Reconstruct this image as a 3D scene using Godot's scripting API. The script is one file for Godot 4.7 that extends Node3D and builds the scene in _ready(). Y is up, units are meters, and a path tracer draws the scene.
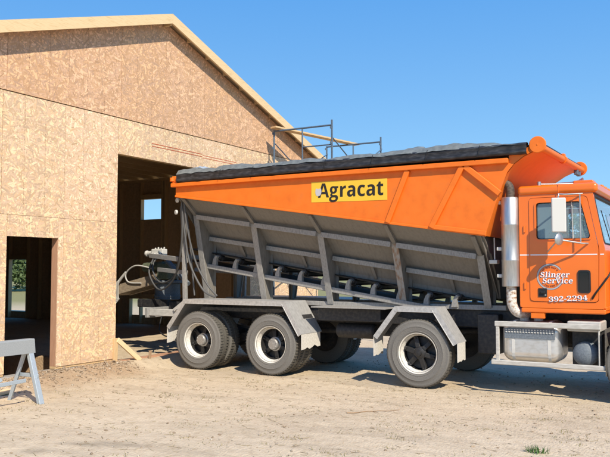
extends Node3D

# ------------------------------------------------------------------ mesh builder
class MB:
	var st := SurfaceTool.new()
	var xf := Transform3D.IDENTITY
	var n_tri := 0
	func _init() -> void:
		st.begin(Mesh.PRIMITIVE_TRIANGLES)
	func vert(p: Vector3, n: Vector3, uv: Vector2) -> void:
		st.set_normal((xf.basis * n).normalized())
		st.set_uv(uv)
		st.add_vertex(xf * p)
	func tri(a: Vector3, b: Vector3, c: Vector3, na: Vector3, nb: Vector3, nc: Vector3, ua := Vector2.ZERO, ub := Vector2.ZERO, uc := Vector2.ZERO) -> void:
		vert(a, na, ua); vert(c, nc, uc); vert(b, nb, ub)
		n_tri += 1
	func quad(a: Vector3, b: Vector3, c: Vector3, d: Vector3) -> void:
		var n := (b - a).cross(c - a).normalized()
		if n.length() < 0.5: n = (c - a).cross(d - a).normalized()
		var w := (b - a).length(); var h := (d - a).length()
		tri(a, b, c, n, n, n, Vector2(0, 0), Vector2(w, 0), Vector2(w, h))
		tri(a, c, d, n, n, n, Vector2(0, 0), Vector2(w, h), Vector2(0, h))
	func squad(a: Vector3, b: Vector3, c: Vector3, d: Vector3, na: Vector3, nb: Vector3, nc: Vector3, nd: Vector3) -> void:
		tri(a, b, c, na, nb, nc, Vector2(0, 0), Vector2(1, 0), Vector2(1, 1))
		tri(a, c, d, na, nc, nd, Vector2(0, 0), Vector2(1, 1), Vector2(0, 1))
	# box with rounded edges: lo, hi corners
	func rbox(lo: Vector3, hi: Vector3, r := 0.006, n := 1) -> void:
		var size := hi - lo
		r = minf(r, minf(size.x, minf(size.y, size.z)) * 0.49)
		var mid := (lo + hi) * 0.5
		var inner := size * 0.5 - Vector3(r, r, r)
		var angs := []
		for i in n + 1: angs.append(-PI / 4 + PI / 4 * i / n)
		for i in n + 1: angs.append(PI / 4 * i / n)
		var m := angs.size()
		for f in 6:
			var ax := f / 2
			var sg := 1.0 if f % 2 == 0 else -1.0
			var P := []; var N := []
			for j in m:
				for i in m:
					var u := tan(angs[i]); var v := tan(angs[j])
					var d := Vector3.ZERO
					d[ax] = sg; d[(ax + 1) % 3] = u; d[(ax + 2) % 3] = v
					d = d.normalized()
					var c := Vector3.ZERO
					c[ax] = sg * inner[ax]
					c[(ax + 1) % 3] = (-1.0 if i <= n else 1.0) * inner[(ax + 1) % 3]
					c[(ax + 2) % 3] = (-1.0 if j <= n else 1.0) * inner[(ax + 2) % 3]
					P.append(mid + c + d * r); N.append(d)
			for j in m - 1:
				for i in m - 1:
					var a := j * m + i
					if sg > 0: squad(P[a], P[a + 1], P[a + m + 1], P[a + m], N[a], N[a + 1], N[a + m + 1], N[a + m])
					else: squad(P[a], P[a + m], P[a + m + 1], P[a + 1], N[a], N[a + m], N[a + m + 1], N[a + 1])
	func box(lo: Vector3, hi: Vector3) -> void:
		quad(Vector3(lo.x, lo.y, hi.z), Vector3(hi.x, lo.y, hi.z), Vector3(hi.x, hi.y, hi.z), Vector3(lo.x, hi.y, hi.z))
		quad(Vector3(hi.x, lo.y, lo.z), Vector3(lo.x, lo.y, lo.z), Vector3(lo.x, hi.y, lo.z), Vector3(hi.x, hi.y, lo.z))
		quad(Vector3(hi.x, lo.y, hi.z), Vector3(hi.x, lo.y, lo.z), Vector3(hi.x, hi.y, lo.z), Vector3(hi.x, hi.y, hi.z))
		quad(Vector3(lo.x, lo.y, lo.z), Vector3(lo.x, lo.y, hi.z), Vector3(lo.x, hi.y, hi.z), Vector3(lo.x, hi.y, lo.z))
		quad(Vector3(lo.x, hi.y, hi.z), Vector3(hi.x, hi.y, hi.z), Vector3(hi.x, hi.y, lo.z), Vector3(lo.x, hi.y, lo.z))
		quad(Vector3(lo.x, lo.y, lo.z), Vector3(hi.x, lo.y, lo.z), Vector3(hi.x, lo.y, hi.z), Vector3(lo.x, lo.y, hi.z))
	func look(p0: Vector3, p1: Vector3, up: Vector3) -> Transform3D:
		var z := (p1 - p0).normalized()
		if absf(z.dot(up.normalized())) > 0.99: up = Vector3(1, 0, 0) if absf(z.x) < 0.9 else Vector3(0, 0, 1)
		var x := up.cross(z).normalized()
		return Transform3D(Basis(x, z.cross(x), z), p0)
	# square bar from p0 to p1, w across, h along up
	func bar(p0: Vector3, p1: Vector3, w: float, h: float, up := Vector3.UP, r := 0.006) -> void:
		var keep := xf
		xf = xf * look(p0, p1, up)
		rbox(Vector3(-w / 2, -h / 2, 0), Vector3(w / 2, h / 2, p0.distance_to(p1)), r)
		xf = keep
	# surface of revolution round the local z of "frame": profile of (radius, z)
	func lathe(prof: Array, segs: int, frame := Transform3D.IDENTITY, wob := 0.0) -> void:
		var keep := xf
		xf = xf * frame
		var k := prof.size()
		var dn := []
		for i in k - 1:
			var d: Vector2 = prof[i + 1] - prof[i]
			dn.append(Vector2(d.y, -d.x).normalized() if d.length() > 1e-7 else Vector2(1, 0))
		for i in k - 1:
			var n0: Vector2 = dn[i]; var n1: Vector2 = dn[i]
			if i > 0 and dn[i - 1].dot(dn[i]) > 0.72: n0 = (dn[i - 1] + dn[i]).normalized()
			if i < k - 2 and dn[i + 1].dot(dn[i]) > 0.72: n1 = (dn[i + 1] + dn[i]).normalized()
			for s in segs:
				var a0 := TAU * s / segs; var a1 := TAU * (s + 1) / segs
				var c0 := Vector2(cos(a0), sin(a0)); var c1 := Vector2(cos(a1), sin(a1))
				var p: Vector2 = prof[i]; var q: Vector2 = prof[i + 1]
				var A := Vector3(c0.x * p.x, c0.y * p.x, p.y); var B := Vector3(c1.x * p.x, c1.y * p.x, p.y)
				var C := Vector3(c1.x * q.x, c1.y * q.x, q.y); var D := Vector3(c0.x * q.x, c0.y * q.x, q.y)
				var nA := Vector3(c0.x * n0.x, c0.y * n0.x, n0.y); var nB := Vector3(c1.x * n0.x, c1.y * n0.x, n0.y)
				var nC := Vector3(c1.x * n1.x, c1.y * n1.x, n1.y); var nD := Vector3(c0.x * n1.x, c0.y * n1.x, n1.y)
				if p.x < 1e-6: tri(A, C, D, nA, nC, nD)
				elif q.x < 1e-6: tri(A, B, C, nA, nB, nC)
				else: squad(A, B, C, D, nA, nB, nC, nD)
		xf = keep
	func cyl(p0: Vector3, p1: Vector3, r: float, segs := 20, ch := 0.004) -> void:
		var L := p0.distance_to(p1)
		ch = minf(ch, minf(r, L / 2) * 0.5)
		lathe([Vector2(0, 0), Vector2(r - ch, 0), Vector2(r, ch), Vector2(r, L - ch), Vector2(r - ch, L), Vector2(0, L)], segs, look(p0, p1, Vector3.UP))
	# tube along a path
	func tube(pts: Array, rad: float, sides := 10, taper := 1.0) -> void:
		var rings := []; var nrm := []
		var k := pts.size()
		var ref := Vector3(0.31, 0.87, 0.4).normalized()
		for i in k:
			var t: Vector3 = (pts[mini(i + 1, k - 1)] - pts[maxi(i - 1, 0)]).normalized()
			var x := (ref - t * ref.dot(t)).normalized()
			ref = x
			var y := t.cross(x)
			var R := rad * lerpf(1.0, taper, float(i) / (k - 1))
			var a := []; var b := []
			for s in sides:
				var n: Vector3 = x * cos(TAU * s / sides) + y * sin(TAU * s / sides)
				a.append(pts[i] + n * R); b.append(n)
			rings.append(a); nrm.append(b)
		for i in k - 1:
			for s in sides:
				var s1 := (s + 1) % sides
				squad(rings[i][s], rings[i][s1], rings[i + 1][s1], rings[i + 1][s], nrm[i][s], nrm[i][s1], nrm[i + 1][s1], nrm[i + 1][s])
		for e in [0, k - 1]:
			var n: Vector3 = (pts[0] - pts[1]).normalized() if e == 0 else (pts[k - 1] - pts[k - 2]).normalized()
			for s in sides:
				var s1 := (s + 1) % sides
				if e == 0: tri(pts[e], rings[e][s1], rings[e][s], n, n, n)
				else: tri(pts[e], rings[e][s], rings[e][s1], n, n, n)
	# polygon (x, y) pushed from z0 to z1
	func prism(poly: Array, z0: float, z1: float) -> void:
		var P := PackedVector2Array(poly)
		if Geometry2D.is_polygon_clockwise(P): P.reverse()
		var t := Geometry2D.triangulate_polygon(P)
		for i in range(0, t.size(), 3):
			var a := P[t[i]]; var b := P[t[i + 1]]; var c := P[t[i + 2]]
			if (b - a).cross(c - a) < 0:
				var s := b; b = c; c = s
			var F := Vector3(0, 0, 1)
			tri(Vector3(a.x, a.y, z1), Vector3(b.x, b.y, z1), Vector3(c.x, c.y, z1), F, F, F, a, b, c)
			tri(Vector3(a.x, a.y, z0), Vector3(c.x, c.y, z0), Vector3(b.x, b.y, z0), -F, -F, -F, a, c, b)
		for i in P.size():
			var a := P[i]; var b := P[(i + 1) % P.size()]
			quad(Vector3(a.x, a.y, z0), Vector3(b.x, b.y, z0), Vector3(b.x, b.y, z1), Vector3(a.x, a.y, z1))
	# frame between two loops of equal count (both counter-clockwise), z0 to z1
	func ring(o: Array, i: Array, z0: float, z1: float) -> void:
		var k := o.size()
		for s in k:
			var t := (s + 1) % k
			var a: Vector2 = o[s]; var b: Vector2 = o[t]; var c: Vector2 = i[t]; var d: Vector2 = i[s]
			quad(Vector3(a.x, a.y, z1), Vector3(b.x, b.y, z1), Vector3(c.x, c.y, z1), Vector3(d.x, d.y, z1))
			quad(Vector3(b.x, b.y, z0), Vector3(a.x, a.y, z0), Vector3(d.x, d.y, z0), Vector3(c.x, c.y, z0))
			quad(Vector3(a.x, a.y, z0), Vector3(b.x, b.y, z0), Vector3(b.x, b.y, z1), Vector3(a.x, a.y, z1))
			quad(Vector3(c.x, c.y, z0), Vector3(d.x, d.y, z0), Vector3(d.x, d.y, z1), Vector3(c.x, c.y, z1))
	# grid of points, smooth; rows x cols, facing (col step) x (row step)
	func grid(P: Array, rows: int, cols: int) -> void:
		var N := []
		for r in rows:
			for c in cols:
				var a: Vector3 = P[r * cols + mini(c + 1, cols - 1)] - P[r * cols + maxi(c - 1, 0)]
				var b: Vector3 = P[mini(r + 1, rows - 1) * cols + c] - P[maxi(r - 1, 0) * cols + c]
				N.append(a.cross(b).normalized())
		for r in rows - 1:
			for c in cols - 1:
				var i := r * cols + c
				squad(P[i], P[i + 1], P[i + cols + 1], P[i + cols], N[i], N[i + 1], N[i + cols + 1], N[i + cols])

# ------------------------------------------------------------------ helpers
var M := {}
var rng := RandomNumberGenerator.new()

func V(x: float, y: float, z: float) -> Vector3:
	return Vector3(x, y, z)

func lin(r: float, g: float, b: float) -> Color:
	return Color(r, g, b).linear_to_srgb()

func obj(called: String, mb: MB, mat: Material, parent: Node3D) -> MeshInstance3D:
	var o := MeshInstance3D.new()
	o.name = called
	o.mesh = mb.st.commit()
	o.material_override = null
	if o.mesh.get_surface_count() > 0: o.mesh.surface_set_material(0, mat)
	parent.add_child(o, true)
	return o

func mesh_obj(called: String, mesh: Mesh, mat: Material, parent: Node3D, xf := Transform3D.IDENTITY) -> MeshInstance3D:
	var o := MeshInstance3D.new()
	o.name = called
	o.mesh = mesh
	o.material_override = mat
	o.transform = xf
	parent.add_child(o, true)
	return o

func base(called: String, label: String, category: String, at := Vector3.ZERO) -> Node3D:
	var o := Node3D.new()
	o.name = called
	add_child(o, true)
	o.position = at
	tag(o, label, category)
	return o

func tag(o: Node, label: String, category: String, group := "", kind := "") -> void:
	if label: o.set_meta("label", label)
	if category: o.set_meta("category", category)
	if group: o.set_meta("group", group)
	if kind: o.set_meta("kind", kind)

# a straight stick with its own axes (so that the grain runs along it)
var stick_meshes := {}
func lumber(called: String, p0: Vector3, p1: Vector3, w: float, h: float, mat: Material, parent: Node3D, up := Vector3.UP, r := 0.004) -> MeshInstance3D:
	var L := p0.distance_to(p1)
	var key := "%.3f/%.3f/%.3f/%.4f" % [w, h, L, r]
	if not stick_meshes.has(key):
		var mb := MB.new()
		mb.rbox(V(-w / 2, -h / 2, 0), V(w / 2, h / 2, L), r)
		stick_meshes[key] = mb.st.commit()
	return mesh_obj(called, stick_meshes[key], mat, parent, MB.new().look(p0, p1, up))

func rounded(pts: Array, r: float, n := 3) -> Array:
	var out := []
	var k := pts.size()
	for i in k:
		var p: Vector2 = pts[i]; var a: Vector2 = pts[(i + k - 1) % k]; var b: Vector2 = pts[(i + 1) % k]
		var da := (a - p).normalized(); var db := (b - p).normalized()
		var rr := minf(r, minf(p.distance_to(a), p.distance_to(b)) * 0.45)
		for j in n + 1:
			var t := float(j) / n
			var q0 := p + da * rr; var q1 := p + db * rr
			out.append(q0.lerp(p, t).lerp(p.lerp(q1, t), t))
	return out

func noise_tex(seed_: int, freq: float, octaves: int, colors: Array, size := 512, normal := 0.0, kind := FastNoiseLite.TYPE_SIMPLEX_SMOOTH, offs: Array = []) -> NoiseTexture2D:
	var n := FastNoiseLite.new()
	n.seed = seed_
	n.noise_type = kind
	n.frequency = freq
	n.fractal_octaves = octaves
	var t := NoiseTexture2D.new()
	t.width = size; t.height = size
	t.seamless = true
	t.noise = n
	if normal > 0.0:
		t.as_normal_map = true
		t.bump_strength = normal
	elif colors.size() > 0:
		var g := Gradient.new()
		var o := PackedFloat32Array(); var c := PackedColorArray()
		for i in colors.size():
			o.append(offs[i] if offs.size() else float(i) / (colors.size() - 1)); c.append(colors[i])
		g.offsets = o; g.colors = c
		t.color_ramp = g
	return t

func mat(color: Color, rough := 0.7, metal := 0.0) -> StandardMaterial3D:
	var m := StandardMaterial3D.new()
	m.albedo_color = color
	m.roughness = rough
	m.metallic = metal
	return m

func tmat(tex: Texture2D, rough: float, scale: Vector3, world := false, metal := 0.0, bump: Texture2D = null, bump_cm := 0.3) -> StandardMaterial3D:
	var m := mat(Color.WHITE, rough, metal)
	m.albedo_texture = tex
	m.uv1_triplanar = true
	m.uv1_world_triplanar = world
	m.uv1_scale = scale
	if bump:
		m.heightmap_enabled = true
		m.heightmap_texture = bump
		m.heightmap_scale = bump_cm
	return m

# oriented strand board: a 1.22 x 2.44 m sheet of pressed wood flakes
func osb_image(seed_: int, warm: float, dull: float) -> ImageTexture:
	var r := RandomNumberGenerator.new()
	r.seed = seed_
	var w := 512; var h := 1024
	var px := PackedByteArray()
	px.resize(w * h * 3)
	var pal := []
	for i in 24:
		var t := r.randf()
		var k := lerpf(0.72, 1.10, pow(r.randf(), 0.8)) * dull
		if i % 8 == 0: k = 1.38 * dull
		pal.append(lin(minf(0.70 * k * lerpf(1.0, 0.97, t) * warm, 0.86), 0.485 * k * lerpf(1.03, 0.93, t), 0.292 * k * lerpf(1.15, 0.85, t)))
	for i in w * h:
		var c: Color = pal[0]
		px[i * 3] = c.r8; px[i * 3 + 1] = c.g8; px[i * 3 + 2] = c.b8
	for s in 2900:
		var c: Color = pal[r.randi() % pal.size()]
		var cr := c.r8; var cg := c.g8; var cb := c.b8
		var L := r.randf_range(26, 72); var W := r.randf_range(4.0, 13.0)
		var a := r.randf_range(-1.0, 1.0) * r.randf_range(0.3, 1.6) + (PI / 2 if r.randf() < 0.35 else 0.0)
		var dx := cos(a); var dy := sin(a)
		var x0 := r.randf() * w; var y0 := r.randf() * h
		var u := -L / 2
		while u < L / 2:
			var v := -W / 2
			while v < W / 2:
				var x := posmod(int(x0 + dx * u - dy * v), w); var y := posmod(int(y0 + dy * u + dx * v), h)
				var at := (y * w + x) * 3
				px[at] = cr; px[at + 1] = cg; px[at + 2] = cb
				v += 0.8
			u += 0.8
	# printed stud lines and nail heads
	for ln in [0, 171, 341, 511]:
		for y in h:
			for d in 2:
				var at: int = (y * w + clampi(ln + d - 1, 0, w - 1)) * 3
				if r.randf() < 0.75:
					px[at] = int(px[at] * 0.72); px[at + 1] = int(px[at + 1] * 0.66); px[at + 2] = int(px[at + 2] * 0.62)
		var yy := 20
		while yy < h:
			for dy in 4:
				for d in 4:
					var at: int = (clampi(yy + dy, 0, h - 1) * w + clampi(ln + d - 2, 0, w - 1)) * 3
					px[at] = 70; px[at + 1] = 52; px[at + 2] = 40
			yy += 62 + r.randi() % 10
	return ImageTexture.create_from_image(Image.create_from_data(w, h, false, Image.FORMAT_RGB8, px))

func osb_mat(tex: Texture2D, tint := Color.WHITE) -> StandardMaterial3D:
	var m := mat(tint, 0.78)
	m.albedo_texture = tex
	return m

func make_materials() -> void:
	M.osb = []
	for i in 3: M.osb.append(osb_mat(osb_image(11 + i, 1.0, 1.0)))
	M.gable = []
	for i in 2: M.gable.append(osb_mat(osb_image(31 + i, 1.02, 0.84), Color(1.0, 0.955, 0.93)))
	M.osb_in = tmat(noise_tex(3, 0.02, 4, [lin(0.50, 0.345, 0.20), lin(0.66, 0.46, 0.275)]), 0.85, V(1, 1, 1))
	M.lumber = tmat(noise_tex(5, 0.012, 4, [lin(0.50, 0.32, 0.15), lin(0.66, 0.47, 0.25), lin(0.58, 0.38, 0.19)]), 0.75, V(9, 9, 0.5))
	M.lumber_pale = tmat(noise_tex(6, 0.012, 4, [lin(0.62, 0.45, 0.24), lin(0.78, 0.60, 0.36), lin(0.70, 0.52, 0.29)]), 0.75, V(9, 9, 0.5))
	M.lumber_red = tmat(noise_tex(7, 0.012, 4, [lin(0.42, 0.22, 0.13), lin(0.55, 0.32, 0.20)]), 0.75, V(9, 9, 0.5))
	M.lumber_old = tmat(noise_tex(8, 0.015, 4, [lin(0.30, 0.19, 0.11), lin(0.40, 0.27, 0.16)]), 0.85, V(9, 9, 0.6))
	M.red_ink = mat(lin(0.50, 0.12, 0.05), 0.8)
	M.concrete = tmat(noise_tex(9, 0.03, 5, [lin(0.28, 0.25, 0.21), lin(0.46, 0.42, 0.36)]), 0.9, V(1.5, 1.5, 1.5), true)
	# truck
	M.orange = tmat(noise_tex(21, 0.012, 5, [lin(0.70, 0.140, 0.004), lin(0.77, 0.160, 0.005), lin(0.80, 0.172, 0.007), lin(0.72, 0.165, 0.015)]), 0.58, V(0.6, 0.6, 0.6))
	M.orange.clearcoat_enabled = true
	M.orange.clearcoat = 0.08
	M.orange.clearcoat_roughness = 0.25
	M.cab_orange = tmat(noise_tex(22, 0.008, 4, [lin(0.76, 0.152, 0.005), lin(0.82, 0.170, 0.006)]), 0.36, V(0.5, 0.5, 0.5))
	M.cab_orange.clearcoat_enabled = true
	M.cab_orange.clearcoat = 0.5
	M.cab_orange.clearcoat_roughness = 0.12
	M.hopper = tmat(noise_tex(23, 0.02, 5, [lin(0.145, 0.13, 0.112), lin(0.195, 0.18, 0.158), lin(0.225, 0.21, 0.185), lin(0.175, 0.152, 0.125)]), 0.75, V(1.4, 0.35, 1.4))
	M.frame_grey = tmat(noise_tex(24, 0.05, 5, [lin(0.21, 0.20, 0.185), lin(0.31, 0.30, 0.28), lin(0.36, 0.35, 0.325)]), 0.6, V(1.2, 0.5, 1.2))
	M.frame_rust = tmat(noise_tex(28, 0.02, 5, [lin(0.22, 0.10, 0.045), lin(0.30, 0.24, 0.19), lin(0.34, 0.32, 0.29)], 512, 0.0, FastNoiseLite.TYPE_SIMPLEX_SMOOTH, [0.18, 0.42, 0.6]), 0.7, V(1.2, 0.5, 1.2))
	M.fender = tmat(noise_tex(25, 0.03, 6, [lin(0.36, 0.355, 0.34), lin(0.48, 0.47, 0.45), lin(0.56, 0.55, 0.53)]), 0.5, V(0.9, 0.9, 0.9), false, 0.35)
	M.flap = tmat(noise_tex(26, 0.03, 4, [lin(0.52, 0.49, 0.43), lin(0.70, 0.67, 0.61)]), 0.8, V(1.5, 1.5, 1.5))
	M.chassis = tmat(noise_tex(27, 0.03, 4, [lin(0.012, 0.013, 0.016), lin(0.026, 0.026, 0.028), lin(0.055, 0.048, 0.04)]), 0.6, V(1, 1, 1))
	M.black = mat(lin(0.012, 0.012, 0.014), 0.5)
	M.rubber = tmat(noise_tex(29, 0.05, 5, [lin(0.125, 0.12, 0.108), lin(0.165, 0.157, 0.142), lin(0.195, 0.183, 0.163)]), 0.9, V(1.6, 1.6, 1.6))
	M.tread = tmat(noise_tex(30, 0.03, 4, [lin(0.06, 0.057, 0.05), lin(0.15, 0.135, 0.11)]), 0.92, V(2, 2, 2))
	M.rim_white = tmat(noise_tex(31, 0.03, 5, [lin(0.42, 0.38, 0.31), lin(0.68, 0.65, 0.58), lin(0.76, 0.74, 0.69)]), 0.6, V(1.6, 1.6, 1.6))
	M.hub_silver = tmat(noise_tex(32, 0.03, 4, [lin(0.28, 0.27, 0.25), lin(0.46, 0.45, 0.43)]), 0.45, V(3, 3, 3), false, 0.5)
	M.belt = mat(lin(0.02, 0.019, 0.018), 0.85)
	M.tarp_black = tmat(noise_tex(33, 0.02, 5, [lin(0.010, 0.010, 0.012), lin(0.028, 0.028, 0.032), lin(0.07, 0.07, 0.075)], 512, 0.0, FastNoiseLite.TYPE_SIMPLEX_SMOOTH, [0.2, 0.55, 0.9]), 0.5, V(0.5, 2, 2))
	M.tarp = tmat(noise_tex(34, 0.02, 5, [lin(0.085, 0.095, 0.095), lin(0.15, 0.165, 0.16), lin(0.22, 0.235, 0.225)]), 0.7, V(0.8, 0.8, 0.8))
	M.tarp_blue = tmat(noise_tex(35, 0.02, 4, [lin(0.24, 0.30, 0.38), lin(0.40, 0.47, 0.55)]), 0.65, V(1, 1, 1))
	M.yellow = mat(lin(0.82, 0.50, 0.035), 0.45)
	M.letter_black = mat(lin(0.016, 0.013, 0.01), 0.5)
	M.white = mat(lin(0.58, 0.57, 0.53), 0.45)
	M.letter_white = mat(lin(0.78, 0.77, 0.78), 0.5)
	M.letter_blue = mat(lin(0.03, 0.035, 0.10), 0.5)
	M.letter_grey = mat(lin(0.42, 0.40, 0.38), 0.5)
	M.letter_brown = mat(lin(0.16, 0.03, 0.012), 0.5)
	M.steel = tmat(noise_tex(36, 0.02, 4, [lin(0.40, 0.40, 0.39), lin(0.62, 0.62, 0.60)]), 0.42, V(5, 0.4, 5), false, 0.9)
	M.alu = tmat(noise_tex(37, 0.02, 5, [lin(0.60, 0.575, 0.53), lin(0.70, 0.69, 0.665), lin(0.74, 0.735, 0.72)]), 0.33, V(0.7, 1.5, 1.5), false, 0.75)
	M.beige = tmat(noise_tex(38, 0.02, 4, [lin(0.40, 0.38, 0.34), lin(0.58, 0.56, 0.51)]), 0.6, V(0.6, 2, 2))
	M.pipe_white = tmat(noise_tex(39, 0.02, 5, [lin(0.26, 0.13, 0.06), lin(0.56, 0.51, 0.44), lin(0.70, 0.67, 0.62)], 512, 0.0, FastNoiseLite.TYPE_SIMPLEX_SMOOTH, [0.25, 0.45, 0.7]), 0.6, V(2, 2, 2))
	M.hose = mat(lin(0.09, 0.09, 0.088), 0.55)
	M.hose_pale = mat(lin(0.45, 0.44, 0.41), 0.6)
	M.machine = tmat(noise_tex(40, 0.03, 4, [lin(0.10, 0.12, 0.14), lin(0.20, 0.23, 0.26)]), 0.6, V(2, 2, 2))
	M.rubber_gasket = mat(lin(0.012, 0.012, 0.013), 0.6)
	M.glass = mat(Color(0.75, 0.88, 0.92, 0.16), 0.02)
	M.glass.transparency = BaseMaterial3D.TRANSPARENCY_ALPHA
	M.glass_dark = mat(Color(0.05, 0.07, 0.08, 0.75), 0.03)
	M.glass_dark.transparency = BaseMaterial3D.TRANSPARENCY_ALPHA
	M.mirror = mat(Color(0.9, 0.9, 0.9), 0.03, 1.0)
	M.seat = mat(lin(0.03, 0.028, 0.03), 0.8)
	M.cab_lining = mat(lin(0.06, 0.055, 0.055), 0.8)
	M.scaffold = tmat(noise_tex(41, 0.03, 4, [lin(0.05, 0.085, 0.13), lin(0.09, 0.14, 0.20), lin(0.14, 0.13, 0.12)]), 0.5, V(2, 1, 2))
	M.galv = tmat(noise_tex(42, 0.05, 4, [lin(0.33, 0.38, 0.42), lin(0.40, 0.46, 0.50), lin(0.45, 0.51, 0.55)]), 0.5, V(2, 2, 2), false, 0.25)
	M.galv_dark = tmat(noise_tex(43, 0.05, 4, [lin(0.25, 0.265, 0.265), lin(0.33, 0.345, 0.345)]), 0.65, V(2, 2, 2))
	M.amber = mat(lin(0.7, 0.2, 0.02), 0.3)

# ------------------------------------------------------------------ ground
var gn := FastNoiseLite.new()
var gn2 := FastNoiseLite.new()
func smooth(a: float, b: float, x: float) -> float:
	var t := clampf((x - a) / (b - a), 0, 1)
	return t * t * (3 - 2 * t)

func ground_y(x: float, z: float) -> float:
	var rise := 0.13 * smooth(-0.45, -1.15, x)
	var d := Vector2(x - 3.0, z).length()
	var fade := 1.0 - smooth(18, 40, d)
	var h := gn.get_noise_2d(x * 0.9, z * 1.6) * 0.022 + gn2.get_noise_2d(x * 1.0, z * 2.2) * 0.012
	# wheels and their ruts: keep the tyre lines flat
	var rut := smooth(0.5, 0.15, absf(z + 0.25)) * smooth(-1.5, -0.5, x)
	h = lerpf(h, -0.012, rut * 0.8)
	# crumbly bank along the sheathing, left of the doorway
	var bank := smooth(0.55, 0.95, z) * (1.0 - smooth(2.4, 3.4, z)) * smooth(-0.35, -1.05, x)
	h += bank * (0.02 + 0.05 * absf(gn2.get_noise_2d(x * 3.0, z * 3.0)))
	# floor behind the small doorway sunk by guess, keeping its sunlit patch out of view
	var guessed_pit := smooth(-1.30, -1.38, x) * smooth(-14.9, -14.8, x) * smooth(0.95, 1.05, z) * smooth(5.5, 5.4, z)
	return rise + h * fade - 0.75 * guessed_pit

func make_ground() -> void:
	gn.seed = 4; gn.frequency = 0.55; gn.fractal_octaves = 3
	gn2.seed = 9; gn2.frequency = 2.2; gn2.fractal_octaves = 4
	var xs := PackedFloat32Array(); var zs := PackedFloat32Array()
	var lists := [[-6.0, 10.5, 0.075], [-4.5, 6.5, 0.06]]
	for k in 2:
		var a: float = lists[k][0]; var b: float = lists[k][1]; var st: float = lists[k][2]
		var arr: Array = []
		var p := a; var s := st
		var pre: Array = []
		while p > -420.0:
			s *= 1.35; p -= s; pre.append(p)
		pre.reverse()
		arr.append_array(pre)
		p = a
		while p < b:
			arr.append(p); p += st
		s = st
		while p < 420.0:
			arr.append(p); s *= 1.35; p += s
		if k == 0: xs = PackedFloat32Array(arr)
		else: zs = PackedFloat32Array(arr)
	var nx := xs.size(); var nz := zs.size()
	var P := PackedVector3Array(); P.resize(nx * nz)
	var N := PackedVector3Array(); N.resize(nx * nz)
	var C := PackedColorArray(); C.resize(nx * nz)
	for j in nz:
		for i in nx:
			P[j * nx + i] = V(xs[i], ground_y(xs[i], zs[j]), zs[j])
	for j in nz:
		for i in nx:
			var a := P[j * nx + mini(i + 1, nx - 1)] - P[j * nx + maxi(i - 1, 0)]
			var b := P[mini(j + 1, nz - 1) * nx + i] - P[maxi(j - 1, 0) * nx + i]
			N[j * nx + i] = b.cross(a).normalized()
			var x := xs[i]; var z := zs[j]
			# bare trodden earth in the yard, meadow beyond the building
			var far := clampf(smooth(-9, -22, z + 1.5 * gn.get_noise_2d(x * 0.3, z * 0.3)) + smooth(-17, -26, x), 0, 1)
			var t := 0.5 + 0.5 * gn.get_noise_2d(x * 0.5 + 40, z * 1.3)
			var t2 := 0.5 + 0.5 * gn2.get_noise_2d(x * 0.4 + 90, z * 1.1)
			var soil := Color(1.0, 0.97, 0.93).lerp(Color(0.80, 0.755, 0.70), clampf(t * 0.55 + t2 * 0.45, 0, 1))
			var damp := smooth(0.52, 0.72, 0.5 + 0.5 * gn.get_noise_2d(x * 0.8 - 30, z * 2.0 + 12)) * 0.35
			soil = soil.lerp(Color(0.62, 0.59, 0.55), damp)
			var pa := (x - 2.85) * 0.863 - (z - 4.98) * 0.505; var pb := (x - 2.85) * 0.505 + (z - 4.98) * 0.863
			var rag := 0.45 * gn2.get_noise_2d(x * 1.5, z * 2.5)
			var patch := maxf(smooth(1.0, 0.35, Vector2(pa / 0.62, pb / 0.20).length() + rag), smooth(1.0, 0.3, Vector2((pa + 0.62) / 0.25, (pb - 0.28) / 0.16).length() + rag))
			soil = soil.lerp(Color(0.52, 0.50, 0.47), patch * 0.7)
			var clay := smooth(0.4, 1.0, z) * (1.0 - smooth(2.6, 3.6, z)) * smooth(-0.1, -0.8, x) * clampf(0.6 + t2 * 0.7, 0, 1)
			soil = soil.lerp(Color(0.58, 0.47, 0.38), clay * 0.9)
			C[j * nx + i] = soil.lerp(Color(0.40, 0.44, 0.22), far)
	var I := PackedInt32Array()
	for j in nz - 1:
		for i in nx - 1:
			var a := j * nx + i
			I.append_array([a, a + 1, a + nx + 1, a, a + nx + 1, a + nx])
	var arrays := []
	arrays.resize(Mesh.ARRAY_MAX)
	arrays[Mesh.ARRAY_VERTEX] = P; arrays[Mesh.ARRAY_NORMAL] = N; arrays[Mesh.ARRAY_COLOR] = C; arrays[Mesh.ARRAY_INDEX] = I
	var mesh := ArrayMesh.new()
	mesh.add_surface_from_arrays(Mesh.PRIMITIVE_TRIANGLES, arrays)
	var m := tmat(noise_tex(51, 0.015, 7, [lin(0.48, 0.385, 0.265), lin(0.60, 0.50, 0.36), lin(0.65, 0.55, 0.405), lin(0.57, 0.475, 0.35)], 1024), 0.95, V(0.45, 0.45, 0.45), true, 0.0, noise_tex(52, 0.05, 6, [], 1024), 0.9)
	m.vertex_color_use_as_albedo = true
	m.detail_enabled = true
	m.detail_blend_mode = BaseMaterial3D.BLEND_MODE_MUL
	M.soil = m
	m.detail_enabled = false
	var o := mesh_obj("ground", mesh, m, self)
	o.set_meta("kind", "structure")

# ------------------------------------------------------------------ barn
const WX := -1.2        # outer face of the gable wall
const ZL := 5.6         # left corner, right corner
const ZR := -6.6
const RIDGE_Z := -0.41
const BACK := -15.0
var barn: Node3D

func roof_y(z: float) -> float:
	return 6.74 - 0.326 * absf(z - RIDGE_Z)

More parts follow.
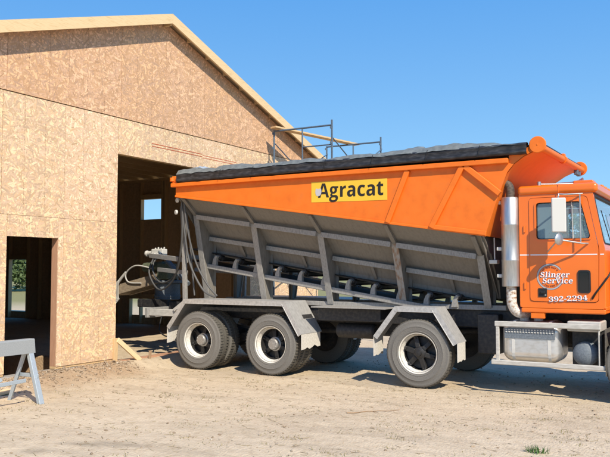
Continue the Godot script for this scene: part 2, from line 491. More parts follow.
# cut the openings out of a rectangle; everything as Rect2
func cut(r: Rect2, holes: Array) -> Array:
	var todo := [r]
	for h in holes:
		var next := []
		for q in todo:
			var Q: Rect2 = q; var H: Rect2 = h
			var X := Q.intersection(H)
			if not Q.intersects(H) or X.size.x < 0.004 or X.size.y < 0.004:
				next.append(Q); continue
			if X.position.y - Q.position.y > 0.01: next.append(Rect2(Q.position.x, Q.position.y, Q.size.x, X.position.y - Q.position.y))
			if Q.end.y - X.end.y > 0.01: next.append(Rect2(Q.position.x, X.end.y, Q.size.x, Q.end.y - X.end.y))
			if X.position.x - Q.position.x > 0.01: next.append(Rect2(Q.position.x, X.position.y, X.position.x - Q.position.x, X.size.y))
			if Q.end.x - X.end.x > 0.01: next.append(Rect2(X.end.x, X.position.y, Q.end.x - X.end.x, X.size.y))
		todo = next
	return todo

# a sheet on the gable wall: polygon in (z, y), outer face at x = face
func wall_sheet(poly: Array, face: float, thick: float, m: Material, uv0: Vector2) -> void:
	var mb := MB.new()
	var P := PackedVector2Array(poly)
	if not Geometry2D.is_polygon_clockwise(P): P.reverse()
	var t := Geometry2D.triangulate_polygon(P)
	var n := V(1, 0, 0)
	for i in range(0, t.size(), 3):
		var a := P[t[i]]; var b := P[t[i + 1]]; var c := P[t[i + 2]]
		if (b - a).cross(c - a) > 0:
			var s := b; b = c; c = s
		var ua := Vector2((uv0.x - a.x) / 1.22, (uv0.y - a.y) / 2.44); var ub := Vector2((uv0.x - b.x) / 1.22, (uv0.y - b.y) / 2.44); var uc := Vector2((uv0.x - c.x) / 1.22, (uv0.y - c.y) / 2.44)
		mb.tri(V(face, a.y, a.x), V(face, b.y, b.x), V(face, c.y, c.x), n, n, n, ua, ub, uc)
		mb.tri(V(face - thick, a.y, a.x), V(face - thick, c.y, c.x), V(face - thick, b.y, b.x), -n, -n, -n, ua, uc, ub)
	for i in P.size():
		var a := P[i]; var b := P[(i + 1) % P.size()]
		mb.quad(V(face - thick, a.y, a.x), V(face - thick, b.y, b.x), V(face, b.y, b.x), V(face, a.y, a.x))
	obj("strand_board", mb, m, barn)

func make_barn() -> void:
	barn = base("barn", "unfinished barn sheathed in bare strand board with open doorways", "barn", V(WX, 0, -0.5))
	var keep := barn.position
	barn.position = Vector3.ZERO
	var door := Rect2(-3.45, 0.0, 4.22, 3.87)       # z, y, width, height
	var small := Rect2(2.1, 0.0, 0.99, 2.29)
	var gap := 0.0035
	# lower and upper rows of sheets
	var k := 0
	for row in [[0.20, 2.62], [2.625, 4.515]]:
		var edges := [ZR, -5.89, -4.67, -3.45, -2.89, -1.67, -0.10, 0.77, 1.99, 3.21, 4.43, ZL] if row[0] > 1 else [ZR, -5.89, -4.67, -3.45, -2.23, -1.01, 0.21, 0.77, 1.99, 2.1, 3.09, 4.31, 5.53, ZL]
		for i in edges.size() - 1:
			var r := Rect2(edges[i] + gap / 2, row[0], edges[i + 1] - edges[i] - gap, row[1] - row[0])
			for q in cut(r, [door, small]):
				var Q: Rect2 = q
				if Q.size.x < 0.02 or Q.size.y < 0.02: continue
				k += 1
				wall_sheet([Q.position, Vector2(Q.end.x, Q.position.y), Q.end, Vector2(Q.position.x, Q.end.y)], WX - 0.002 * (k % 2), 0.012, M.osb[k % 3], Vector2(edges[i + 1], row[1] + 0.31 * (k % 5)))
	# gable sheets, lapped over the lower wall
	var z := ZL
	while z > ZR + 0.1:
		var z1 := maxf(z - 1.22, ZR)
		k += 1
		var poly := [Vector2(z - gap / 2, 4.53), Vector2(z1 + gap / 2, 4.53)]
		var top := func(zz): return maxf(roof_y(zz) - 0.10, 4.535)
		poly.append(Vector2(z1 + gap / 2, top.call(z1)))
		if z > RIDGE_Z + 0.02 and z1 < RIDGE_Z - 0.02: poly.append(Vector2(RIDGE_Z, top.call(RIDGE_Z)))
		poly.append(Vector2(z - gap / 2, top.call(z)))
		wall_sheet(poly, WX + 0.009 + 0.0015 * (k % 2), 0.012, M.gable[k % 2], Vector2(z, 7.0 + 0.37 * (k % 4)))
		z = z1
	# printed red lines on the sheet over the doorway
	for y in [4.185, 4.135]:
		var rl := MB.new()
		rl.box(V(WX + 0.0005, y - 0.006, -1.66), V(WX + 0.002, y + 0.007, -0.12))
		rl.box(V(WX - 0.0012, y - 0.03, -2.88), V(WX + 0.002, y - 0.018, -1.68))
		obj("marking_line", rl, M.red_ink, barn)
	# framing of the gable wall
	var inx := WX - 0.014
	z = ZL - 0.03
	var studs := []
	while z > ZR:
		studs.append(z); z -= 0.4064
	studs.append_array([0.79, -3.47, 2.08, 3.11])
	for s in studs:
		var S: float = s
		if S < 0.75 and S > -3.45:
			lumber("stud", V(inx - 0.07, 4.07, S), V(inx - 0.07, 4.45, S), 0.038, 0.14, M.lumber_in, barn, V(1, 0, 0))
		elif S > 2.09 and S < 3.10:
			lumber("stud", V(inx - 0.07, 2.5, S), V(inx - 0.07, 4.45, S), 0.038, 0.14, M.lumber_in, barn, V(1, 0, 0))
		else:
			lumber("stud", V(inx - 0.07, 0.2, S), V(inx - 0.07, 4.45, S), 0.038, 0.14, M.lumber_red if absf(S - 2.08) < 0.03 else M.lumber_in, barn, V(1, 0, 0))
	lumber("header", V(inx - 0.07, 3.97, 0.8), V(inx - 0.07, 3.97, -3.5), 0.14, 0.19, M.lumber_in, barn)
	lumber("header", V(inx - 0.07, 2.395, 3.14), V(inx - 0.07, 2.395, 2.05), 0.14, 0.19, M.lumber_in, barn)
	lumber("top_plate", V(inx - 0.07, 4.49, ZL), V(inx - 0.07, 4.49, ZR), 0.14, 0.076, M.lumber_in, barn)
	lumber("sill_plate", V(inx - 0.06, 0.12, 0.6), V(inx - 0.06, 0.15, -3.45), 0.14, 0.05, M.lumber_red, barn)
	lumber("sill_plate", V(inx - 0.07, 0.18, 2.1), V(inx - 0.07, 0.18, 0.77), 0.14, 0.038, M.lumber, barn)
	lumber("sill_plate", V(inx - 0.07, 0.18, ZL), V(inx - 0.07, 0.18, 3.09), 0.14, 0.038, M.lumber, barn)
	# upright scrap nailed at the foot of the doorway
	lumber("cleat", V(WX + 0.022, 0.10, 0.80), V(WX + 0.022, 0.56, 0.79), 0.09, 0.038, M.lumber, barn, V(1, 0, 0))
	# footing that shows under the sheets and in the small doorway
	var fo := MB.new()
	fo.rbox(V(WX - 0.16, -1.0, 0.80), V(WX + 0.05, 0.155, ZL), 0.01)
	obj("footing", fo, M.concrete, barn)
	# the other walls: sheets with openings and studs inside
	var side_holes := [Rect2(-7.32, 3.30, 0.80, 0.62), Rect2(-13.35, 0.36, 0.88, 1.77), Rect2(-7.75, 0.40, 0.95, 0.50)]
	for sd in [[ZR, -1.0, side_holes], [ZL, 1.0, []]]:
		var zz: float = sd[0]; var out: float = sd[1]
		var x := BACK
		while x < WX - 0.2:
			var x1 := minf(x + 1.22, WX - 0.02)
			for q in cut(Rect2(x + 0.002, -0.10, x1 - x - 0.004, 4.60), sd[2]):
				var Q: Rect2 = q
				if Q.size.x < 0.01 or Q.size.y < 0.01: continue
				var mb := MB.new()
				mb.box(V(Q.position.x, Q.position.y, zz), V(Q.end.x, Q.end.y, zz + out * 0.012) if out > 0 else V(Q.end.x, Q.end.y, zz + 0.012))
				obj("strand_board", mb, M.osb_in, barn)
			x = x1
		x = BACK + 0.1
		while x < WX - 0.2:
			var clear := true
			for h in sd[2]:
				if x > h.position.x - 0.02 and x < h.end.x + 0.02: clear = false
			var zi := zz - out * 0.09
			if clear: lumber("stud", V(x, 0.15, zi), V(x, 4.45, zi), 0.14, 0.038, M.lumber_in, barn, V(1, 0, 0))
			x += 0.61
		for h in sd[2]:
			var zi := zz - out * 0.075
			for xx in [h.position.x - 0.019, h.end.x + 0.019]:
				lumber("stud", V(xx, 0.15, zi), V(xx, 4.45 if h.end.y > 1.5 else 0.95, zi), 0.14, 0.038, M.lumber_in, barn, V(1, 0, 0))
			if h.position.y > 1.0: lumber("window_sill", V(h.position.x, h.position.y - 0.019, zi), V(h.end.x, h.position.y - 0.019, zi), 0.14, 0.038, M.lumber_in, barn)
			lumber("header", V(h.position.x, h.end.y + 0.07, zi), V(h.end.x, h.end.y + 0.07, zi), 0.14, 0.14, M.lumber_in, barn)
		lumber("top_plate", V(BACK, 4.49, zz - out * 0.07), V(WX - 0.16, 4.49, zz - out * 0.07), 0.14, 0.076, M.lumber_in, barn)
	# back wall
	z = ZL
	while z > ZR + 0.1:
		var z1 := maxf(z - 1.22, ZR)
		var mb := MB.new()
		var poly := [Vector2(z - 0.002, -0.1), Vector2(z1 + 0.002, -0.1), Vector2(z1 + 0.002, roof_y(z1) - 0.1)]
		if z > RIDGE_Z + 0.02 and z1 < RIDGE_Z - 0.02: poly.append(Vector2(RIDGE_Z, roof_y(RIDGE_Z) - 0.1))
		poly.append(Vector2(z - 0.002, roof_y(z) - 0.1))
		mb.xf = Transform3D(Basis(V(0, 0, 1), V(0, 1, 0), V(-1, 0, 0)), V(BACK, 0, 0))
		mb.prism(poly, 0.0, 0.012)
		obj("strand_board", mb, M.osb_in, barn)
		lumber("stud", V(BACK + 0.08, 0.1, z - 0.3), V(BACK + 0.08, roof_y(z - 0.3) - 0.2, z - 0.3), 0.038, 0.14, M.lumber_in, barn, V(1, 0, 0))
		lumber("stud", V(BACK + 0.08, 0.1, z - 0.9), V(BACK + 0.08, roof_y(z - 0.9) - 0.2, z - 0.9), 0.038, 0.14, M.lumber_in, barn, V(1, 0, 0))
		z = z1
	# trusses
	var x := WX - 0.25
	var first: MeshInstance3D = null
	while x > BACK + 0.1:
		if first == null:
			var tb := MB.new()
			var rise := V(0, 6.74 - 0.12, RIDGE_Z)
			tb.bar(V(0, 4.58, ZL), V(0, 4.58, ZR), 0.038, 0.12)
			tb.bar(V(0, roof_y(ZL + 0.3) - 0.12, ZL + 0.3), rise, 0.038, 0.12)
			tb.bar(V(0, roof_y(ZR - 0.3) - 0.12, ZR - 0.3), rise, 0.037, 0.118)
			tb.bar(V(0, 4.6, RIDGE_Z), rise, 0.036, 0.09)
			for s in [-1, 1]:
				tb.bar(V(0, 4.6, RIDGE_Z), V(0, roof_y(RIDGE_Z + s * 3.0) - 0.14, RIDGE_Z + s * 3.0), 0.035, 0.09)
				tb.bar(V(0, 4.6, RIDGE_Z + s * 3.2), V(0, roof_y(RIDGE_Z + s * 3.05) - 0.14, RIDGE_Z + s * 3.05), 0.034, 0.09)
			first = obj("roof_truss", tb, M.lumber_in, barn)
			first.position = V(x, 0, 0)
		else:
			mesh_obj("roof_truss", first.mesh, null, barn, Transform3D(Basis.IDENTITY, V(x, 0, 0)))
		x -= 0.61
	# roof decks and rake boards
	for s in [-1, 1]:
		var ze: float = (ZL + 0.32) if s > 0 else (ZR - 0.32)
		var dk := MB.new()
		var a := Vector2(RIDGE_Z, roof_y(RIDGE_Z)); var b := Vector2(ze, roof_y(ze))
		dk.xf = Transform3D(Basis(V(0, 0, 1), V(0, 1, 0), V(-1, 0, 0)), V(WX + 0.2, 0, 0))
		dk.prism([a, b, b - Vector2(0, 0.03), a - Vector2(0, 0.03)], 0.0, 14.1)
		obj("roof_deck", dk, M.osb_in, barn)
		var fb := MB.new()
		var up := 0.012
		fb.xf = Transform3D(Basis(V(0, 0, 1), V(0, 1, 0), V(-1, 0, 0)), V(WX + 0.24, 0, 0))
		fb.prism([a + Vector2(0.0015 * s, up), b + Vector2(0, up), b - Vector2(0, 0.18), a - Vector2(-0.0015 * s, 0.18)], 0.0, 0.039)
		var rb := obj("rake_board", fb, M.rake, barn)
		# lookout blocks under the overhang
		var d := 0.7
		while d < 5.9:
			var zz: float = RIDGE_Z + s * d
			lumber("lookout", V(WX + 0.03, roof_y(zz) - 0.076, zz), V(WX + 0.2, roof_y(zz) - 0.076, zz), 0.038, 0.085, M.lumber, barn)
			d += 0.61
		var ef := MB.new()
		ef.rbox(V(BACK, roof_y(ze) - 0.15, ze - 0.02), V(WX + 0.19, roof_y(ze) - 0.032, ze + 0.02), 0.004)
		obj("eave_board", ef, M.lumber_pale, barn)
	lumber("lookout", V(WX + 0.03, roof_y(RIDGE_Z) - 0.15, RIDGE_Z), V(WX + 0.2, roof_y(RIDGE_Z) - 0.15, RIDGE_Z), 0.038, 0.14, M.lumber, barn)
	# move the root to the wall's foot and keep all parts where they stand
	barn.position = keep
	for c in barn.get_children(): c.position -= keep

# ------------------------------------------------------------------ small things round the barn
func make_yard_things() -> void:
	# raking brace and stake
	var br := lumber("brace_board", V(-1.16, 0.53, 0.76), V(-1.12, 0.115, 0.22), 0.089, 0.038, M.lumber_pale, self, V(1, 0, 0))
	tag(br, "pale board leaning against the barn at the foot of the big doorway", "board")
	var sk := lumber("wooden_stake", V(-1.08, 0.02, 0.02), V(-1.10, 0.27, -0.03), 0.05, 0.03, M.lumber_old, self, V(1, 0, 0))
	tag(sk, "short brown stake driven in the ground beside the leaning board", "stake")
	var ob := lumber("board_offcut", V(-0.62, 0.30, 3.42), V(-0.55, 0.26, 4.3), 0.14, 0.04, M.lumber_pale, self)
	ob.position.y = ground_y(-0.6, 3.8) + 0.03
	tag(ob, "pale board offcut lying behind the sawhorse near the small doorway", "board")
	# sawhorse
	var sh := base("sawhorse", "grey metal sawhorse standing before the small doorway", "sawhorse", V(0.12, 0, 4.3))
	var b := MB.new()
	b.prism([Vector2(-0.075, 0.655), Vector2(0.075, 0.655), Vector2(0.055, 0.83), Vector2(0.045, 0.845), Vector2(-0.045, 0.845), Vector2(-0.055, 0.83)], -0.62, 0.62)
	obj("top_beam", b, M.galv_dark, sh)
	for zz in [-0.56, 0.56]:
		for s in [-1, 1]:
			var lg := MB.new()
			var p0 := V(0.05 * s, 0.70, zz); var p1 := V(0.33 * s, -0.02 + ground_y(0.12 + 0.33 * s, 4.3 + zz), zz + 0.06 * signf(zz) * -0.4)
			lg.bar(p0, p1, 0.075, 0.012, V(s, 0.4, 0))
			lg.bar(p0 + V(-0.028 * s, 0.0, 0.032), p1 + V(-0.028 * s, 0.0, 0.032), 0.012, 0.055, V(s, 0.4, 0))
			obj("leg", lg, M.galv, sh)
		var cr := MB.new()
		cr.bar(V(-0.21, 0.36, zz), V(0.21, 0.36, zz), 0.02, 0.05)
		obj("cross_brace", cr, M.galv, sh)
	for s in [1]:
		var cr := MB.new()
		cr.bar(V(0.225 * s, 0.33, -0.35), V(0.225 * s, 0.30, 0.6), 0.02, 0.05)
		obj("stretcher", cr, M.galv, sh)
		var dg := MB.new()
		dg.bar(V(0.20 * s, 0.36, 0.0), V(0.1 * s, 0.63, 0.28), 0.02, 0.04)
		obj("brace", dg, M.galv, sh)

	# scaffold behind the truck
	var sc := base("scaffold", "blue grey pipe scaffold rising behind the truck against the gable", "scaffold", V(0, 0, -5))
	sc.position = Vector3.ZERO
	var A := [V(-0.92, 0, -4.0), V(0.62, 0, -4.0)]
	var B := [V(-0.66, 0, -6.1), V(0.86, 0, -6.1)]
	for fr in [[A, 5.02], [B, 4.93]]:
		var F: Array = fr[0]; var top: float = fr[1]
		for s in 2:
			var p := MB.new()
			p.cyl(F[s] + V(0, 0, 0), F[s] + V(0, top + (0.12 if s == 1 else 0.02), 0), 0.0215, 12)
			obj("post", p, M.scaffold, sc)
			for cl in [top - 0.08, top - 0.42, top - 1.9]:
				var kn := MB.new()
				kn.cyl(F[s] + V(-0.02, cl, 0.018), F[s] + V(-0.02, cl + 0.05, 0.018), 0.02, 8)
				obj("coupler", kn, M.scaffold, sc)
		for y in [top, top - 1.95, top - 3.9]:
			var p := MB.new()
			p.cyl(F[0] + V(0, y, 0), F[1] + V(0, y, 0), 0.021, 12)
			obj("rail", p, M.scaffold, sc)
		var mid: Vector3 = (F[0] + F[1]) * 0.5
		var mp := MB.new()
		mp.cyl(mid + V(0.0, top - 1.4, 0), mid + V(0, top, 0), 0.018, 10)
		obj("post", mp, M.scaffold, sc)
		mp = MB.new()
		mp.cyl(mid + V(0, top - 0.44, 0), F[1] + V(0, top - 0.44, 0), 0.016, 10)
		obj("rail", mp, M.scaffold, sc)
	for s in 2:
		for y in [4.75, 2.8]:
			var p := MB.new()
			p.cyl(A[s] + V(0, y, 0), B[s] + V(0, y - 1.2, 0), 0.014, 8)
			obj("cross_brace", p, M.scaffold, sc)
			p = MB.new()
			p.cyl(A[s] + V(0.03, y - 1.2, 0), B[s] + V(0.03, y, 0), 0.014, 8)
			obj("cross_brace", p, M.scaffold, sc)
	for s in 3:
		lumber("deck_board", V(-0.75 + 0.3 * s, 3.12, -3.85), V(-0.52 + 0.3 * s, 3.04, -6.3), 0.28, 0.04, M.lumber_old, sc)
	sc.position = V(0, 0, -5)
	for c in sc.get_children(): c.position -= sc.position
	var pk := lumber("scaffold_plank", V(-0.86, 5.09, -3.86), V(0.03, 4.98, -6.45), 0.2, 0.04, M.lumber, self)
	tag(pk, "bare wooden plank laid across the top of the pipe scaffold", "plank")

# ------------------------------------------------------------------ ground litter
func clod_mesh(seed_: int) -> ArrayMesh:
	var r := RandomNumberGenerator.new(); r.seed = seed_
	var st := SurfaceTool.new()
	st.begin(Mesh.PRIMITIVE_TRIANGLES)
	var rows := 4; var cols := 6
	var P := []
	for j in rows + 1:
		for i in cols:
			var a := PI * j / rows; var b := TAU * i / cols
			P.append(V(sin(a) * cos(b), cos(a) * 0.65, sin(a) * sin(b)) * (1.0 + r.randf_range(-0.28, 0.28)))
	for j in rows:
		for i in cols:
			var a := j * cols + i; var b := j * cols + (i + 1) % cols
			for v in [a, b, b + cols, a, b + cols, a + cols]: st.add_vertex(P[v])
	st.generate_normals()
	return st.commit()

func multi(called: String, mesh: Mesh, m: Material, xfs: Array, colors: Array, parent: Node3D) -> MultiMeshInstance3D:
	var mm := MultiMesh.new()
	mm.transform_format = MultiMesh.TRANSFORM_3D
	mm.use_colors = colors.size() > 0
	mm.mesh = mesh
	mm.instance_count = xfs.size()
	for i in xfs.size():
		mm.set_instance_transform(i, xfs[i])
		if colors.size(): mm.set_instance_color(i, colors[i])
	var o := MultiMeshInstance3D.new()
	o.name = called
	o.multimesh = mm
	o.material_override = m
	parent.add_child(o, true)
	return o

func make_litter() -> void:
	var m := mat(Color.WHITE, 0.95)
	m.vertex_color_use_as_albedo = true
	rng.seed = 77
	var kinds := ["clods of dry earth scattered over the yard", "small stones scattered over the trodden yard"]
	for kd in 2:
		var xs := []; var cs := []
		for i in (5200 if kd == 0 else 2600):
			var x := 0.0; var z := 0.0; var s := 0.0
			if rng.randf() < (0.26 if kd == 0 else 0.03):
				x = -1.15 + absf(rng.randfn(0, 0.28)); z = rng.randf_range(0.5, 3.6); s = 0.005 + 0.020 * pow(rng.randf(), 3.0)
			else:
				x = rng.randf_range(-2.5, 9.0); z = rng.randf_range(-3.0, 6.0); s = 0.003 + 0.013 * pow(rng.randf(), 3.0)
				if gn.get_noise_2d(x * 1.7 + 60, z * 3.0) < 0.0 and rng.randf() < 0.7: continue
			var bs := Basis.from_euler(V(rng.randf() * 6, rng.randf() * 6, rng.randf() * 6)).scaled(V(s * rng.randf_range(0.8, 1.6), s * 0.8, s * rng.randf_range(0.8, 1.3)))
			xs.append(Transform3D(bs, V(x, ground_y(x, z) + s * 0.25, z)))
			var t := rng.randf()
			cs.append(Color(0.44, 0.34, 0.23).lerp(Color(0.25, 0.18, 0.12), t) if kd == 0 else Color(0.50, 0.43, 0.33).lerp(Color(0.30, 0.25, 0.19), t))
		var o := multi(["earth_clods", "small_stones"][kd], clod_mesh(5 + kd), m, xs, cs, self)
		tag(o, kinds[kd], ["clods", "stones"][kd], "", "stuff")
	# straw and dead stalks
	var st := MB.new()
	st.rbox(V(-0.5, -0.5, -0.5), V(0.5, 0.5, 0.5), 0.01)
	var xs := []; var cs := []
	for i in 1900:
		var x := rng.randf_range(-1.5, 9.0); var z := rng.randf_range(-0.5, 6.0)
		if gn.get_noise_2d(x * 2.0 - 20, z * 3.4) < 0.08 and rng.randf() < 0.82: continue
		var L := rng.randf_range(0.02, 0.11)
		var bs := Basis(Vector3.UP, rng.randfn(0.1, 0.7)) * Basis(V(0, 0, 1), rng.randfn(0, 0.12))
		xs.append(Transform3D(bs.scaled_local(V(L, 0.003, rng.randf_range(0.003, 0.007))), V(x, ground_y(x, z) + 0.005, z)))
		cs.append(Color(0.20, 0.15, 0.09).lerp(Color(0.50, 0.41, 0.26), rng.randf()))
	tag(multi("straw_litter", st.st.commit(), m, xs, cs, self), "bits of straw and dead stalks strewn on the bare earth", "straw", "", "stuff")
	# short flattened weeds in patches
	var bl := SurfaceTool.new()
	bl.begin(Mesh.PRIMITIVE_TRIANGLES)
	for k in 2:
		var y0 := 0.5 * k; var y1 := 0.5 * (k + 1)
		var w0 := 0.5 * (1.0 - 0.45 * k); var w1 := 0.5 * (0.55 - 0.5 * k)
		var b0 := 0.25 * y0 * y0; var b1 := 0.25 * y1 * y1
		for v in [V(-w0, y0, b0), V(w1, y1, b1), V(w0, y0, b0), V(-w0, y0, b0), V(-w1, y1, b1), V(w1, y1, b1)]:
			bl.set_normal(V(0, 0.3, 0.95)); bl.add_vertex(v)
	var blade := bl.commit()
	xs = []; cs = []
	var spots := []
	for i in 110:
		spots.append([rng.randf_range(-0.4, 9.0), rng.randf_range(0.3, 5.6), rng.randf_range(0.04, 0.16), 0.35])
	for px in [[5.33, 3.29], [4.33, 3.86], [2.09, 2.41], [1.41, 2.34], [6.9, 2.37], [6.45, 1.43], [7.3, 2.3], [1.43, 0.65], [4.99, 4.21], [6.75, 2.1], [3.3, 2.9]]:
		spots.append([px[0], px[1], 0.13, 1.0])
	for sp in spots:
		for k in int(26 * sp[2] / 0.1):
			var x: float = sp[0] + rng.randfn(0, sp[2]); var z: float = sp[1] + rng.randfn(0, sp[2] * 0.45)
			var h: float = rng.randf_range(0.012, 0.04) * (0.7 + sp[3])
			var bs := Basis(Vector3.UP, rng.randf() * TAU) * Basis(V(1, 0, 0), rng.randf_range(0.3, 1.35))
			xs.append(Transform3D(bs.scaled_local(V(rng.randf_range(0.004, 0.009), h, h)), V(x, ground_y(x, z), z)))
			cs.append(Color(0.13, 0.13, 0.045).lerp(Color(0.33, 0.26, 0.12), rng.randf()))
	tag(multi("trodden_weeds", blade, m, xs, cs, self), "flattened dry weeds dotted over the sandy yard", "weeds", "", "stuff")
	# the one green tuft at the bottom of the picture
	xs = []
	var gm := MB.new()
	var g := base("grass_tuft", "small bright green tuft of grass alone on bare earth", "grass tuft", V(6.67, ground_y(6.67, 3.1), 3.1))
	for k in 70:
		var a := rng.randf() * TAU; var lean := rng.randf_range(0.15, 0.8); var h := rng.randf_range(0.05, 0.115)
		var p := V(rng.randfn(0, 0.05), 0, rng.randfn(0, 0.025))
		var d := V(cos(a) * sin(lean), cos(lean), sin(a) * sin(lean))
		var sdx := d.cross(Vector3.UP).normalized() * 0.004
		var mid := p + d * h * 0.55; var tip := p + d * h + V(d.x, -0.25, d.z) * h * 0.25
		gm.quad(p - sdx, p + sdx, mid + sdx * 0.7, mid - sdx * 0.7)
		gm.tri(mid - sdx * 0.7, mid + sdx * 0.7, tip, d, d, d)
	obj("blades", gm, M.grass, g)
	var tw := MB.new()
	var pts := []
	for i in 9: pts.append(V(4.2 + 0.062 * i, ground_y(4.2 + 0.062 * i, 2.3 - 0.058 * i) + 0.008, 2.3 - 0.058 * i + 0.015 * sin(i * 1.3)))
	tw.tube(pts, 0.007, 6, 0.4)
	tw.tube([pts[4], pts[4] + V(0.05, 0.004, 0.06), pts[4] + V(0.12, 0.003, 0.09)], 0.004, 5, 0.4)
	var to := obj("fallen_twig", tw, M.lumber_old, self)
	tag(to, "thin dead twig lying on the earth before the middle wheel", "twig")

# ------------------------------------------------------------------ trees
func make_tree(label: String, at: Vector3, h: float, seed_: int) -> void:
	var r := RandomNumberGenerator.new(); r.seed = seed_
	var t := base("leafy_tree", label, "tree", at)
	var tb := MB.new()
	tb.tube([V(0, -0.2, 0), V(0.05, h * 0.2, 0), V(-0.05, h * 0.45, 0.06), V(0.06, h * 0.8, 0)], h * 0.028, 9, 0.25)
	var clumps := []
	for k in 34:
		var a := r.randf() * TAU; var y := r.randf_range(0.06, 0.92)
		var rr := h * 0.34 * sqrt(maxf(0.05, 1.0 - pow((y - 0.5) / 0.55, 2))) * r.randf_range(0.35, 1.0)
		var c := V(cos(a) * rr, y * h, sin(a) * rr)
		clumps.append(c)
		if k < 8: tb.tube([V(0, h * y * 0.6, 0), c * V(0.5, 0.85, 0.5), c], h * 0.009, 6, 0.3)
	obj("trunk", tb, M.bark, t)
	var cb := MB.new()
	for c in clumps:
		for k in 190:
			var d := V(r.randfn(0, 1), r.randfn(0, 0.8), r.randfn(0, 1)) * h * 0.058
			var n := V(r.randfn(0, 1), r.randfn(0.6, 1), r.randfn(0, 1)).normalized()
			var u := n.cross(V(0.3, 0.2, 0.9)).normalized() * h * 0.019
			var v := n.cross(u) * 0.75
			var p: Vector3 = c + d
			cb.tri(p - u, p + u, p + v, n, n, n)
			cb.tri(p - u, p - v, p + u, n, n, n)
	obj("crown", cb, M.leaf, t)

func make_trees() -> void:
	make_tree("dark green tree seen through the barn at the far doorway", V(-40.5, 0, -27.6), 7.0, 2)
	make_tree("pale green tree filling the top of the far doorway in the barn", V(-46.5, 0, -35.0), 8.5, 3)
	make_tree("broad tree whose top shows through the cab's side windows", V(-2.0, 0, -50.0), 6.2, 4)
	make_tree("smaller tree beside it glimpsed through the cab's front glass", V(2.6, 0, -54.0), 6.0, 5)

# ------------------------------------------------------------------ truck
var truck: Node3D
const TRUCK_AT := Vector3(3.2, 0, -1.25)

func yo(x: float) -> float:      # lower edge of the orange side
	return 3.04 - 0.1476 * x

func zs(z: float, side: int) -> float:
	return z if side > 0 else -2.5 - z

func curve(pts: Array, n := 8) -> Array:
	var c := Curve3D.new()
	for i in pts.size():
		var t: Vector3 = (pts[mini(i + 1, pts.size() - 1)] - pts[maxi(i - 1, 0)]) / 6.0
		c.add_point(pts[i], -t, t)
	var out := []
	for i in pts.size() - 1:
		for k in n: out.append(c.sample(i, float(k) / n))
	out.append(pts[pts.size() - 1])
	return out

func sub_node(called: String, parent: Node3D) -> Node3D:
	var o := Node3D.new()
	o.name = called
	parent.add_child(o, true)
	return o

